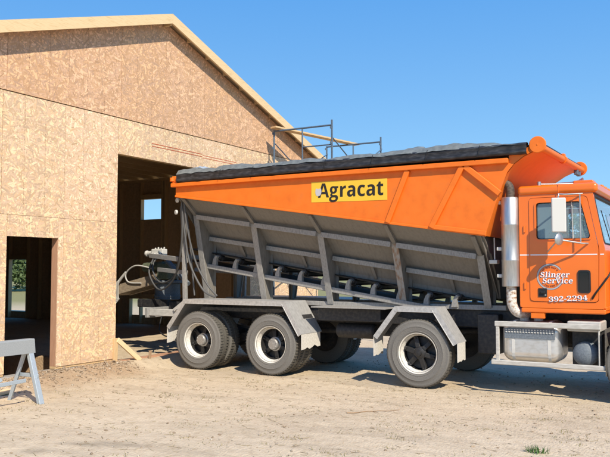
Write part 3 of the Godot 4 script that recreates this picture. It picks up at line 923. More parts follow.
# wheel at c (centre of its outer face plane), facing side (+1 near, -1 far)
var wheel_cache := {}
func wheel(c: Vector3, side: int, kind: String, turn: float) -> void:
	var w: Node3D
	if wheel_cache.has(kind):
		w = wheel_cache[kind].duplicate()
		truck.add_child(w, true)
	else:
		w = sub_node("wheel", truck)
		wheel_cache[kind] = w
		# tyre: outward is +z, outer sidewall bulges to z = 0
		var R := 0.52
		var tb := MB.new()
		var prof := [Vector2(0.285, -0.255), Vector2(0.30, -0.268), Vector2(0.36, -0.281), Vector2(0.42, -0.283), Vector2(0.47, -0.274), Vector2(0.498, -0.262)]
		tb.lathe(prof, 72)
		var side2 := [Vector2(0.498, -0.022), Vector2(0.486, -0.016), Vector2(0.470, -0.010), Vector2(0.466, -0.0115), Vector2(0.44, -0.004), Vector2(0.41, 0.0), Vector2(0.407, 0.0035), Vector2(0.400, 0.0035), Vector2(0.397, 0.0), Vector2(0.36, -0.003), Vector2(0.342, -0.006), Vector2(0.338, -0.003), Vector2(0.332, -0.003), Vector2(0.328, -0.008), Vector2(0.31, -0.012), Vector2(0.298, -0.022), Vector2(0.285, -0.032)]
		tb.lathe(side2, 72)
		obj("tyre", tb, M.rubber, w)
		# tread: ribs with cut shoulders
		var td := MB.new()
		var lug := 64
		for s in lug * 2:
			var a0 := TAU * s / (lug * 2); var a1 := TAU * (s + 1) / (lug * 2)
			var cutr := (0.013 if kind == "dual" else 0.006) if s % 2 == 0 else 0.0
			var zz := [-0.262, -0.250, -0.185, -0.182, -0.172, -0.169, -0.115, -0.112, -0.102, -0.099, -0.034, -0.022]
			var rr := [0.498, R - 0.004 - cutr, R + 0.002 - cutr * 0.6, R - 0.012, R - 0.012, R + 0.003, R + 0.003, R - 0.012, R - 0.012, R + 0.002 - cutr * 0.6, R - 0.004 - cutr, 0.498]
			for i in zz.size() - 1:
				var A := V(cos(a0) * rr[i], sin(a0) * rr[i], zz[i]); var B := V(cos(a1) * rr[i], sin(a1) * rr[i], zz[i])
				var C := V(cos(a1) * rr[i + 1], sin(a1) * rr[i + 1], zz[i + 1]); var D := V(cos(a0) * rr[i + 1], sin(a0) * rr[i + 1], zz[i + 1])
				td.quad(A, B, C, D)
			# walls of the lugs
			for i in [1, 2, 9]:
				var j: int = i if i != 9 else 9
				var hi: float = R
				var A := V(cos(a0) * (R - 0.02), sin(a0) * (R - 0.02), zz[j]); var B := V(cos(a0) * (R - 0.02), sin(a0) * (R - 0.02), zz[j + 1])
				td.quad(A, B, V(cos(a0) * hi, sin(a0) * hi, zz[j + 1]), V(cos(a0) * hi, sin(a0) * hi, zz[j]))
		obj("tread", td, M.tread, w)
		var rm := MB.new()
		var deep := -0.20 if kind != "steer" else -0.13
		rm.lathe([Vector2(0.286, -0.034), Vector2(0.306, -0.030), Vector2(0.312, -0.018), Vector2(0.306, -0.008), Vector2(0.298, -0.012), Vector2(0.290, -0.03), Vector2(0.282, -0.06), Vector2(0.268, -0.085), Vector2(0.260, -0.12)], 64)
		obj("rim", rm, M.rim_white, w)
		rm = MB.new()
		rm.lathe([Vector2(0.262, -0.118), Vector2(0.256, -0.16), Vector2(0.246, -0.20), Vector2(0.242, -0.25), Vector2(0.262, -0.262), Vector2(0.287, -0.258)], 64)
		rm.lathe([Vector2(0.0, -0.235), Vector2(0.244, -0.235), Vector2(0.244, -0.262), Vector2(0.262, -0.268), Vector2(0.0, -0.272)], 40)
		obj("rim_well", rm, M.spoke, w)
		# cast spokes and hub
		for k in 6:
			var sp := MB.new()
			var a := TAU * k / 6 + turn
			var d := V(cos(a), sin(a), 0); var e := V(-sin(a), cos(a), 0)
			sp.bar(d * 0.08 + V(0, 0, deep + 0.01), d * 0.245 + V(0, 0, deep - 0.02), 0.075, 0.07, V(0, 0, 1), 0.012)
			sp.bar(d * 0.225 + V(0, 0, deep + 0.0), d * 0.262 + V(0, 0, deep + 0.022), 0.06, 0.03, V(0, 0, 1), 0.006)
			sp.cyl(d * 0.236 + V(0, 0, deep), d * 0.236 + V(0, 0, deep + 0.055), 0.013, 6)
			obj("spoke", sp, M.spoke, w)
		var bk := MB.new()
		bk.lathe([Vector2(0, deep - 0.05), Vector2(0.24, deep - 0.05), Vector2(0.24, deep - 0.07), Vector2(0, deep - 0.07)], 32)
		obj("brake_drum", bk, M.chassis, w)
		var hb := MB.new()
		if kind == "steer":
			hb.lathe([Vector2(0.105, deep - 0.05), Vector2(0.10, deep + 0.03), Vector2(0.06, deep + 0.05), Vector2(0.045, deep + 0.055), Vector2(0.04, deep + 0.085), Vector2(0.0, deep + 0.09)], 28)
			obj("hub", hb, M.spoke, w)
		else:
			hb.lathe([Vector2(0.13, deep - 0.05), Vector2(0.12, deep + 0.04), Vector2(0.10, deep + 0.05), Vector2(0.098, deep + 0.10), Vector2(0.085, deep + 0.115), Vector2(0.0, deep + 0.12)], 28)
			for k in 8: hb.cyl(V(cos(TAU * k / 8) * 0.075, sin(TAU * k / 8) * 0.075, deep + 0.11), V(cos(TAU * k / 8) * 0.075, sin(TAU * k / 8) * 0.075, deep + 0.127), 0.009, 6)
			obj("hub", hb, M.hub_silver, w)
	w.transform = Transform3D(Basis(Vector3.UP, 0.0 if side > 0 else PI) * Basis(V(0, 0, 1), turn * 3.0), c)

func fender(path: Array, z0: float, z1: float, side: int, flaps: Array) -> void:
	var f := MB.new()
	var k := path.size()
	var th := 0.012
	for i in k - 1:
		var a: Vector2 = path[i]; var b: Vector2 = path[i + 1]
		var n := Vector2(-(b - a).y, (b - a).x).normalized()
		var e0 := 0.0 if i == 0 else 0.0006
		var poly := [a, b, b - n * th, a - n * th]
		f.prism(poly, minf(zs(z0, side), zs(z1, side)), maxf(zs(z0, side), zs(z1, side)))
		# outer lip, folded down
		var lip := [a + n * 0.001, b + n * 0.001, b - n * 0.075, a - n * 0.075]
		f.prism(lip, zs(z0, side) - (0.0 if side > 0 else 0.01) + 0.0005 * i, zs(z0, side) + (0.01 if side > 0 else 0.0) + 0.0005 * i)
		# rolled bead on the lip
		f.bar(V(a.x - n.x * 0.075, a.y - n.y * 0.075, zs(z0, side) + 0.005 * side), V(b.x - n.x * 0.075, b.y - n.y * 0.075, zs(z0, side) + 0.005 * side), 0.02, 0.014)
	var o := obj("fender", f, M.fender, truck)
	# dark bar painting in the shade of a step slot, leading slope
	var a: Vector2 = path[k - 2]; var b: Vector2 = path[k - 1]
	var n := Vector2(-(b - a).y, (b - a).x).normalized()
	if z0 - z1 > 0.5:
		var p := a.lerp(b, 0.5) + n * 0.004
		var sl := MB.new()
		sl.bar(V(p.x, p.y, zs(-0.28, side)), V(p.x, p.y, zs(-0.60, side)), 0.075, 0.012, V(n.x, n.y, 0))
		obj("slot_shade_bar", sl, M.chassis, o)
	for fl in flaps:
		var mb := MB.new()
		var x: float = fl[0]; var y0: float = fl[1]; var y1: float = fl[2]
		mb.xf = Transform3D(Basis(V(0, 0, -1), V(0, 1, 0), V(1, 0, 0)), V(x, 0, 0))
		var za: float = -zs(z0, side); var zb: float = -zs(z1 + 0.05, side)
		var poly := [Vector2(za, y0)]
		var bits := [0.0, 0.18, 0.3, 0.42, 0.55, 0.7, 0.85, 1.0]
		for i in bits.size(): poly.append(Vector2(lerpf(za, zb, bits[i]), y1 + [0.0, 0.008, 0.03, 0.0, 0.02, 0.055, 0.015, 0.02][i] * (1.0 if z0 - z1 > 0.5 else 0.5)))
		poly.append(Vector2(zb, y0))
		mb.prism(poly, -0.004, 0.004)
		obj("mud_flap", mb, M.flap, truck)

func text(s: String, size: float, at: Vector3, m: Material, parent: Node3D, called := "lettering", bold := true, turn := 0.0, shear := 0.0, widen := 1.0, family := "Droid Sans") -> void:
	var t := TextMesh.new()
	var f := SystemFont.new()
	f.font_names = PackedStringArray([family])
	f.font_weight = 700 if bold else 400
	t.font = f
	t.text = s
	t.font_size = 96
	t.pixel_size = size / 96.0
	t.depth = 0.001
	t.curve_step = 2.0
	t.horizontal_alignment = HORIZONTAL_ALIGNMENT_CENTER
	t.vertical_alignment = VERTICAL_ALIGNMENT_CENTER
	var b := Basis(V(0, 0, 1), turn) * Basis(V(widen, 0, 0), V(shear, 1, 0), V(0, 0, 1))
	mesh_obj(called, t, m, parent, Transform3D(b, at))

func make_hopper() -> void:
	var x0 := -0.50; var x1 := 5.27
	# orange sides
	for s in [1, -1]:
		var mb := MB.new()
		var poly := [Vector2(x0, 3.33), Vector2(x0, yo(x0)), Vector2(x1, yo(x1)), Vector2(5.45, 2.78), Vector2(5.60, 3.16), Vector2(5.70, 3.28), Vector2(5.84, 3.38), Vector2(6.0, 3.45), Vector2(5.98, 3.53), Vector2(5.63, 3.40), Vector2(5.63, 3.33)]
		mb.prism(poly, zs(0, s) - (0.018 if s > 0 else 0.0), zs(0, s) + (0.0 if s > 0 else 0.018))
		var side := obj("side_panel", mb, M.orange, truck)
		# top lip, lower fold, stiffener tubes
		mb = MB.new()
		mb.bar(V(x0 - 0.07, 3.325, zs(0.035, s)), V(5.63, 3.325, zs(0.035, s)), 0.07, 0.075, Vector3.UP, 0.012)
		obj("top_lip", mb, M.orange, side)
		mb = MB.new()
		mb.bar(V(x0, yo(x0) + 0.012, zs(0.014, s)), V(5.29, yo(5.29) + 0.012, zs(0.014, s)), 0.03, 0.04, Vector3.UP, 0.008)
		mb.bar(V(4.50, yo(4.5) + 0.035, zs(0.022, s)), V(5.295, yo(5.295) + 0.04, zs(0.022, s)), 0.045, 0.07, Vector3.UP, 0.01)
		obj("lower_fold", mb, M.orange, side)
		for br in [[4.09, 3.29, 3.75, 2.50], [4.95, 3.29, 4.46, 2.40], [4.99, 3.29, 5.50, 2.86]]:
			mb = MB.new()
			mb.bar(V(br[0], br[1], zs(0.022, s)), V(br[2], br[3], zs(0.022, s)), 0.085, 0.06, V(0, 0, 1), 0.01)
			obj("stiffener", mb, M.orange, side)
	# front wall: flares forward at the top
	var prof := [Vector2(5.0, 1.62), Vector2(5.27, yo(5.27)), Vector2(5.44, 2.76), Vector2(5.52, 2.97), Vector2(5.60, 3.14), Vector2(5.70, 3.27), Vector2(5.84, 3.37), Vector2(6.0, 3.44), Vector2(6.05, 3.45)]
	var fw := MB.new()
	var P := []
	for i in range(1, prof.size()):
		for j in 2:
			P.append(V(prof[i].x + 0.08 * j * clampf((prof[i].y - 2.9) / 0.5, 0, 1), prof[i].y - 0.02 * j, 0.0005 - 2.501 * j))
	fw.grid(P, prof.size() - 1, 2)
	var Q := []
	for i in range(1, prof.size()):
		for j in 2:
			Q.append(V(prof[i].x - 0.012, prof[i].y + 0.004, -2.50 + 2.50 * j))
	fw.grid(Q, prof.size() - 1, 2)
	obj("front_wall", fw, M.orange, truck)
	var lw := MB.new()
	lw.xf = Transform3D(Basis(V(0, 0, 1), V(0, 1, 0), V(-1, 0, 0)), V(5.2, 0, 0))
	lw.prism([Vector2(-0.03, yo(5.25)), Vector2(-0.95, yo(5.25) - 0.95), Vector2(-1.55, yo(5.25) - 0.95), Vector2(-2.47, yo(5.25))], 0.0, 0.012)
	obj("lower_front_wall", lw, M.hopper, truck)
	var rw := MB.new()
	rw.xf = Transform3D(Basis(V(0, 0, 1), V(0, 1, 0), V(-1, 0, 0)), V(-0.46, 0, 0))
	rw.prism([Vector2(-0.03, 3.33), Vector2(-0.03, yo(-0.46)), Vector2(-0.9, yo(-0.46) - 0.9), Vector2(-1.6, yo(-0.46) - 0.9), Vector2(-2.47, yo(-0.46)), Vector2(-2.47, 3.33)], 0.0, 0.012)
	obj("rear_wall", rw, M.hopper, truck)
	# rear corner irons
	for s in [1, -1]:
		var mb := MB.new()
		mb.rbox(V(-0.60, 3.36, zs(-0.06, s) - 0.05), V(-0.47, 3.50, zs(-0.06, s) + 0.07), 0.02)
		mb.cyl(V(-0.58, 3.47, zs(0.0, s)), V(-0.58, 3.40, zs(0.0, s)), 0.05, 14)
		obj("corner_iron", mb, M.orange, truck)
	# cross tube over the front with its two end discs
	var ct := MB.new()
	ct.cyl(V(6.09, 3.475, 0.0), V(6.19, 3.44, -2.5), 0.05, 20)
	var tubep := obj("cross_tube", ct, M.orange, truck)
	for z in [0.0, -2.5]:
		var d := MB.new()
		var dx := 6.035 if z > -1 else 6.155
		var dy := 3.525 if z > -1 else 3.47
		d.cyl(V(dx, dy, z - 0.018), V(dx, dy, z + 0.022), 0.118, 32, 0.008)
		d.cyl(V(dx, dy, z + 0.02), V(dx, dy, z + 0.028), 0.012, 10)
		obj("end_disc", d, M.orange, tubep)
	var cl := MB.new()
	cl.cyl(V(6.138, 3.459, -1.17), V(6.142, 3.457, -1.26), 0.064, 20)
	cl.rbox(V(6.11, 3.49, -1.27), V(6.17, 3.55, -1.16), 0.01)
	obj("clamp", cl, M.orange, tubep)
	var sh := MB.new()
	sh.tube(curve([V(6.07, 3.545, -0.03), V(6.10, 3.535, -0.9), V(6.125, 3.52, -1.7), V(6.16, 3.51, -2.47)]), 0.022, 8)
	obj("tarp_hem", sh, M.tarp_black, tubep)
	for z in [-2.1, -2.28]:
		var lp := MB.new()
		lp.rbox(V(6.14, 3.32, z - 0.05), V(6.20, 3.41, z + 0.05), 0.01)
		obj("bracket", lp, M.scaffold, tubep)
	# sloping grey lower sides with ribs
	var rx := [-0.33, 0.97, 2.33, 3.69, 5.08]
	for s in [1, -1]:
		var mb := MB.new()
		var PR := [Vector2(-0.02, 0.02), Vector2(-0.40, -0.255), Vector2(-0.80, -0.66), Vector2(-0.95, -0.95)]
		for k in 3:
			var p: Vector2 = PR[k]; var q: Vector2 = PR[k + 1]
			var a0 := V(-0.46, yo(-0.46) + p.y, zs(p.x, s)); var a1 := V(5.24, yo(5.24) + p.y, zs(p.x, s))
			var b1 := V(5.22, yo(5.22) + q.y, zs(q.x, s)); var b0 := V(-0.46, yo(-0.46) + q.y, zs(q.x, s))
			var th := V(0, 0.012, -0.012 * s)
			if s > 0:
				mb.quad(b0, b1, a1, a0); mb.quad(a0 + th, a1 + th, b1 + th, b0 + th)
			else:
				mb.quad(a0, a1, b1, b0); mb.quad(b0 + th, b1 + th, a1 + th, a0 + th)
			for e in [[a0, b0], [a1, b1]]: mb.quad(e[0], e[1], e[1] + th, e[0] + th)
		var lowp := obj("lower_side", mb, M.hopper, truck)
		for i in rx.size():
			var x: float = rx[i]
			var kz := -0.38; var ky: float = yo(x) - 0.31
			var rib := MB.new()
			# upper edge flange, web plate and the leg down to the frame
			rib.bar(V(x, yo(x) - 0.03, zs(-0.015, s)), V(x, ky, zs(kz, s)), 0.07, 0.014, V(0, -1, s), 0.003)
			var leg := MB.new()
			leg.bar(V(x, ky + 0.015, zs(kz + 0.004, s)), V(x, 1.19, zs(-0.75, s)), 0.115, 0.016, V(0, 0.25, s), 0.003)
			rib.xf = Transform3D(Basis(V(0, 0, -1), V(0, 1, 0), V(1, 0, 0)), V(x + 0.03, 0, 0))
			rib.prism([Vector2(-zs(-0.03, s), yo(x) - 0.02), Vector2(-zs(kz - 0.006, s), ky), Vector2(-zs(-0.755, s), 1.19), Vector2(-zs(-0.93, s), 1.19), Vector2(-zs(-0.93, s), yo(x) - 0.93), Vector2(-zs(-0.79, s), yo(x) - 0.655), Vector2(-zs(-0.40, s), yo(x) - 0.25)], -0.006, 0.006)
			rib.xf = Transform3D.IDENTITY
			rib.bar(V(x + 0.04, yo(x) - 0.72, zs(-0.90, s)), V(x + 0.04, 1.2, zs(-0.90, s)), 0.085, 0.02, V(0, 0, s), 0.003)
			var ro := obj("rib", rib, M.hopper, truck)
			obj("leg", leg, M.frame_rust if i == 3 else M.frame_grey, ro)
			if i < rx.size() - 1:
				var xn: float = rx[i + 1]
				for lv in [[-0.37, 0.325, 0.085, M.frame_grey], [-0.775, 0.715, 0.08, M.frame_grey]]:
					var st := MB.new()
					var dz: float = lv[0]; var dy: float = lv[1]
					st.bar(V(x + 0.05, yo(x + 0.05) - dy, zs(dz + 0.02, s)), V(xn - 0.05, yo(xn - 0.05) - dy, zs(dz + 0.02, s)), 0.075, lv[2], Vector3.UP, 0.006)
					obj("stringer", st, lv[3], lowp)
				var pl := MB.new()
				var xm := (x + xn) / 2 + 0.1
				pl.bar(V(xm, yo(xm) - 0.74, zs(-0.76, s)), V(xm, yo(xm) - 0.96, zs(-0.93, s)), 0.05, 0.02, V(0, 0, s), 0.003)
				obj("gusset", pl, M.hopper, lowp)
	# conveyor: rails, idlers, belt
	var yr := func(x: float) -> float: return 1.80 - 0.153 * x
	for s in [1, -1]:
		var mb := MB.new()
		mb.bar(V(-0.55, yr.call(-0.55), zs(-0.72, s)), V(4.15, yr.call(4.15), zs(-0.72, s)), 0.05, 0.085, Vector3.UP, 0.006)
		mb.bar(V(-0.55, yr.call(-0.55) - 0.045, zs(-0.75, s)), V(4.10, yr.call(4.1) - 0.045, zs(-0.75, s)), 0.08, 0.01, Vector3.UP, 0.002)
		obj("conveyor_rail", mb, M.frame_grey, truck)
	var x := -0.15
	var idler: Node3D = null
	while x < 4.7:
		var y: float = maxf(yr.call(x), 1.16)
		if idler == null:
			idler = sub_node("idler", truck)
			for s in [1, -1]:
				var b := MB.new()
				b.xf = Transform3D(Basis(V(1, 0, 0), V(0, 1, 0), V(0, 0, 1)), V(0, 0, zs(-0.74, s)))
				b.prism([Vector2(-0.05, 0.03), Vector2(0.05, 0.03), Vector2(0.045, 0.14), Vector2(0.075, 0.20), Vector2(0.055, 0.225), Vector2(0.0, 0.19), Vector2(-0.03, 0.12)], -0.03, 0.03)
				b.xf = Transform3D.IDENTITY
				b.cyl(V(0.045, 0.20, zs(-0.70, s)), V(0.045, 0.20, zs(-0.80, s)), 0.022, 10)
				obj("bracket", b, M.frame_grey, idler)
			var r := MB.new()
			r.cyl(V(0.045, 0.17, -0.86), V(0.045, 0.17, -1.64), 0.055, 16)
			for s in [1, -1]: r.cyl(V(0.045, 0.20, zs(-0.79, s)), V(0.045, 0.17, zs(-0.90, s)), 0.05, 14)
			obj("roller", r, M.chassis, idler)
			idler.position = V(x, y, 0)
		else:
			var d: Node3D = idler.duplicate()
			truck.add_child(d, true)
			d.position = V(x, y, 0)
		x += 0.47
	var bt := MB.new()
	bt.bar(V(-0.9, yr.call(-0.9) + 0.25, -1.25), V(5.0, yr.call(5.0) + 0.25, -1.25), 0.84, 0.02)
	obj("belt", bt, M.belt, truck)
	var bt2 := MB.new()
	bt2.bar(V(-0.9, yr.call(-0.9) + 0.02, -1.25), V(3.6, yr.call(3.6) + 0.02, -1.25), 0.80, 0.014)
	obj("return_belt", bt2, M.belt, truck)
	# skirt plates between the slopes and the belt
	for s in [1, -1]:
		var sk := MB.new()
		sk.bar(V(-0.44, yo(-0.44) - 0.97, zs(-0.945, s)), V(5.15, yo(5.15) - 0.97, zs(-0.945, s)), 0.012, 0.12, Vector3.UP, 0.003)
		obj("skirt", sk, M.hopper, truck)
	# tarpaulin: black side rolls and the sagging cover
	for s in [1, -1]:
		var mb := MB.new()
		var n := 60
		var rows := []
		var sec := 20
		for i in n + 1:
			var t := float(i) / n
			var xx := lerpf(-0.42, 5.90, t)
			var w1 := 0.010 * sin(xx * 9.0 + sin(xx * 3.1) * 2.0) + 0.006 * sin(xx * 23.0)
			var yc := lerpf(3.365, 3.40, t); var yt := lerpf(3.535, 3.565, t)
			for k in sec + 1:
				var a := TAU * k / sec
				var ca := signf(cos(a)) * pow(absf(cos(a)), 0.6); var sa := signf(sin(a)) * pow(absf(sin(a)), 0.6)
				var yy := (yc + yt) / 2 + ca * (yt - yc) * 0.5 * (1.0 + w1 * 2.0)
				var zz := 0.03 + sa * (0.062 + w1) * (1.0 - 0.35 * exp(-pow((yy - (yc + yt) * 0.5 - 0.005) / 0.016, 2.0)))
				rows.append(V(xx, yy, zs(zz, s)))
		mb.grid(rows, n + 1, sec + 1)
		obj("tarp_roll", mb, M.tarp_black, truck)
		for xx in [0.55, 1.25, 2.66, 3.5, 4.4, 5.2]:
			var st := MB.new()
			var t: float = (xx + 0.42) / 6.32
			st.bar(V(xx, lerpf(3.37, 3.41, t), zs(0.104, s)), V(xx + 0.04, lerpf(3.54, 3.57, t), zs(0.102, s)), 0.009, 0.006, V(0, 0, s), 0.002)
			obj("strap", st, M.rubber_gasket, truck)
	var tp := MB.new()
	var rows := 40; var cols := 90
	var T := []
	var nn := FastNoiseLite.new(); nn.seed = 15; nn.frequency = 0.8; nn.fractal_octaves = 3
	for r in rows:
		for c in cols:
			var xx := lerpf(-0.42, 5.86, float(c) / (cols - 1)); var v := float(r) / (rows - 1)
			var zz := lerpf(0.095, -2.595, v)
			var bow := sin(v * PI)
			var edge := smooth(0.0, 0.035, v) * smooth(1.0, 0.965, v)
			var fr := smooth(5.0, 5.75, xx)
			var wr := nn.get_noise_2d(xx * 1.6, zz * 0.9) * 0.11 + absf(nn.get_noise_2d(xx * 4.0 + 9, zz * 2.0)) * 0.06
			var heap := 0.07 * exp(-pow((xx - 0.8) / 1.0, 2)) + 0.05 * exp(-pow((xx - 4.8) / 0.5, 2))
			var y := lerpf(3.515, 3.545, clampf((xx + 0.42) / 6.3, 0, 1)) + edge * lerpf(0.072, 0.03, fr) + bow * (0.03 + heap) * (1.0 - fr) + wr * (0.25 * edge + 0.75 * minf(1.0, bow * 2.0)) * (1.0 - 0.6 * fr) + 0.02 * nn.get_noise_2d(xx * 5.0, 3.0)
			T.append(V(xx, y, zz))
	tp.grid(T, rows, cols)
	obj("tarpaulin", tp, M.tarp, truck)
	# bunched pale end of the cover at the tail
	var bu := MB.new()
	var B := []
	for r in 14:
		for c in 18:
			var a := PI * r / 13; var b := TAU * c / 17
			var rad := 1.0 + 0.25 * nn.get_noise_2d(cos(b) * 2.5 + r * 0.4, sin(b) * 2.5)
			B.append(V(-0.13 + 0.22 * sin(a) * cos(b) * rad, 3.58 + 0.10 * cos(a) * rad, -0.32 - 0.24 * sin(a) * sin(b) * rad))
	bu.grid(B, 14, 18)
	obj("tarp_bunch", bu, M.tarp_blue, truck)
	var pu := MB.new()
	pu.cyl(V(-0.18, 3.66, -0.62), V(-0.12, 3.66, -0.72), 0.07, 16, 0.02)
	obj("pulley", pu, M.lumber_old, truck)
	# yellow decal with its name
	var dc := MB.new()
	dc.xf = Transform3D(Basis(V(1, -0.016, 0).normalized(), V(0.0, 1, 0), V(0, 0, 1)), V(3.06, 3.035, 0.002))
	dc.rbox(V(-0.68, -0.168, 0), V(0.68, 0.168, 0.002), 0.0008)
	var decal := obj("decal", dc, M.yellow, truck)
	text("Agracat", 0.325, V(3.095, 3.055, 0.0052), M.letter_black, decal, "lettering", true, -0.012, 0.0, 0.98)
	var em := MB.new()
	var ec := V(2.545, 3.05, 0.0048)
	em.prism(rounded([Vector2(2.475, 2.975), Vector2(2.555, 2.98), Vector2(2.575, 3.05), Vector2(2.56, 3.105), Vector2(2.53, 3.095), Vector2(2.50, 3.095), Vector2(2.468, 3.105), Vector2(2.455, 3.04)], 0.03, 3), 0.0045, 0.0075)
	obj("emblem", em, M.emblem, decal)

func make_chassis() -> void:
	for s in [1, -1]:
		var mb := MB.new()
		mb.rbox(V(-1.35, 0.88, zs(-0.86, s) - 0.04), V(8.5, 1.15, zs(-0.86, s) + 0.04), 0.012)
		obj("frame_rail", mb, M.chassis, truck)
		mb = MB.new()
		mb.rbox(V(-0.55, 1.152, zs(-0.82, s) - 0.06), V(5.36, 1.23, zs(-0.82, s) + 0.06), 0.008)
		obj("subframe_rail", mb, M.frame_grey, truck)
		mb = MB.new()
		mb.rbox(V(2.3, 0.93, zs(-0.56, s) - 0.2), V(3.45, 1.14, zs(-0.56, s) + 0.2), 0.015)
		obj("side_box", mb, M.chassis, truck)
		mb = MB.new()
		mb.rbox(V(2.25, 1.145, zs(-0.5, s) - 0.3), V(3.6, 1.165, zs(-0.5, s) + 0.3), 0.006)
		obj("side_deck", mb, M.frame_grey, truck)
	for x in [-0.9, 0.8, 2.4, 3.4, 5.0, 6.2, 7.8]:
		var mb := MB.new()
		mb.rbox(V(x - 0.06, 0.91, -1.64), V(x + 0.06, 1.12, -0.86), 0.01)
		obj("crossmember", mb, M.chassis, truck)
	for x in [0.05, 1.58]:
		var mb := MB.new()
		mb.cyl(V(x, 0.52, -0.25), V(x, 0.52, -2.25), 0.075, 16)
		mb.lathe([Vector2(0, -0.24), Vector2(0.12, -0.22), Vector2(0.21, -0.08), Vector2(0.21, 0.08), Vector2(0.12, 0.22), Vector2(0, 0.24)], 20, Transform3D(Basis(), V(x, 0.53, -1.25)))
		obj("drive_axle", mb, M.chassis, truck)
	for x in [4.21, 7.36]:
		var mb := MB.new()
		mb.bar(V(x, 0.46, -0.25), V(x, 0.46, -2.25), 0.12, 0.12)
		obj("beam_axle", mb, M.chassis, truck)
	for s in [1, -1]:
		for p in [[-0.25, 1.88, 0.82, 0.70], [3.75, 4.7, 0.80, 0.55], [6.85, 7.9, 0.84, 0.58]]:
			var mb := MB.new()
			for k in 5:
				var lx: float = 0.09 * k
				var pts := [V(p[0] + lx, p[2] - 0.012 * k, zs(-0.86, s)), V((p[0] + p[1]) / 2, p[3] - 0.014 * k, zs(-0.86, s)), V(p[1] - lx, p[2] - 0.012 * k, zs(-0.86, s))]
				mb.bar(pts[0], pts[1], 0.075, 0.011)
				mb.bar(pts[1], pts[2], 0.0745, 0.011)
			obj("leaf_spring", mb, M.chassis, truck)
	var ds := MB.new()
	ds.cyl(V(0.3, 0.62, -1.25), V(5.4, 0.82, -1.25), 0.05, 14)
	obj("drive_shaft", ds, M.chassis, truck)
	var eng := MB.new()
	eng.rbox(V(6.9, 0.7, -1.6), V(8.3, 1.7, -0.9), 0.06, 2)
	obj("engine", eng, M.chassis, truck)
	var gb := MB.new()
	gb.rbox(V(5.5, 0.62, -1.5), V(6.9, 1.15, -1.0), 0.06, 2)
	obj("gearbox", gb, M.chassis, truck)
	# tanks, links and boxes added under the frame to block the light there
	for s in [1, -1]:
		var tk := MB.new()
		tk.cyl(V(2.55, 0.76, zs(-0.62, s)), V(3.25, 0.76, zs(-0.62, s)), 0.125, 20, 0.03)
		obj("added_reservoir", tk, M.chassis, truck)
		tk = MB.new()
		tk.rbox(V(4.95, 0.50, zs(-0.80, s) - 0.2), V(5.28, 1.10, zs(-0.80, s) + 0.2), 0.02)
		obj("added_tank_box", tk, M.chassis, truck)
		tk = MB.new()
		tk.bar(V(0.05, 0.44, zs(-0.86, s)), V(0.82, 0.62, zs(-0.86, s)), 0.12, 0.14)
		tk.bar(V(0.82, 0.62, zs(-0.86, s)), V(1.58, 0.44, zs(-0.86, s)), 0.119, 0.14)
		tk.rbox(V(0.66, 0.5, zs(-0.86, s) - 0.08), V(0.98, 0.9, zs(-0.86, s) + 0.08), 0.02)
		obj("walking_beam", tk, M.chassis, truck)
	var ub := MB.new()
	ub.rbox(V(2.5, 0.66, -1.58), V(3.6, 0.90, -0.95), 0.03)
	obj("added_belly_box", ub, M.chassis, truck)
	# wheels
	for s in [1, -1]:
		for x in [0.03, 1.57]:
			wheel(V(x, 0.515, zs(0.0, s)), s, "dual", 0.35 if x < 1 else 0.1)
			wheel(V(x, 0.515, zs(-0.33, s)), s, "dual", 0.6)
		wheel(V(4.21, 0.515, zs(-0.0, s)), s, "steer", 0.2)
		wheel(V(7.36, 0.515, zs(-0.04, s)), s, "steer", 0.5)
		fender([Vector2(-0.66, 0.74), Vector2(-0.27, 1.245), Vector2(1.88, 1.245), Vector2(2.21, 0.72)], 0.02, -0.66, s, [[2.2, 0.715, 0.46], [-0.655, 0.735, 0.44]])
		fender([Vector2(3.50, 0.75), Vector2(3.86, 1.215), Vector2(4.52, 1.215), Vector2(4.85, 0.70)], 0.02, -0.38, s, [[4.845, 0.70, 0.42], [3.50, 0.75, 0.44]])
	# light coloured tail beam and hangers
	for s in [1, -1]:
		var tb := MB.new()
		tb.rbox(V(-1.35, 0.90, zs(-0.30, s) - 0.04), V(-0.60, 1.03, zs(-0.30, s) + 0.04), 0.01)
		tb.bar(V(-0.72, 1.02, zs(-0.25, s)), V(-0.45, 1.20, zs(-0.25, s)), 0.05, 0.06)
		obj("tail_beam", tb, M.beige, truck)
	var ex := MB.new()
	ex.rbox(V(-1.42, 0.86, -2.3), V(-1.35, 1.05, -0.22), 0.01)
	obj("tail_bumper", ex, M.frame_grey, truck)

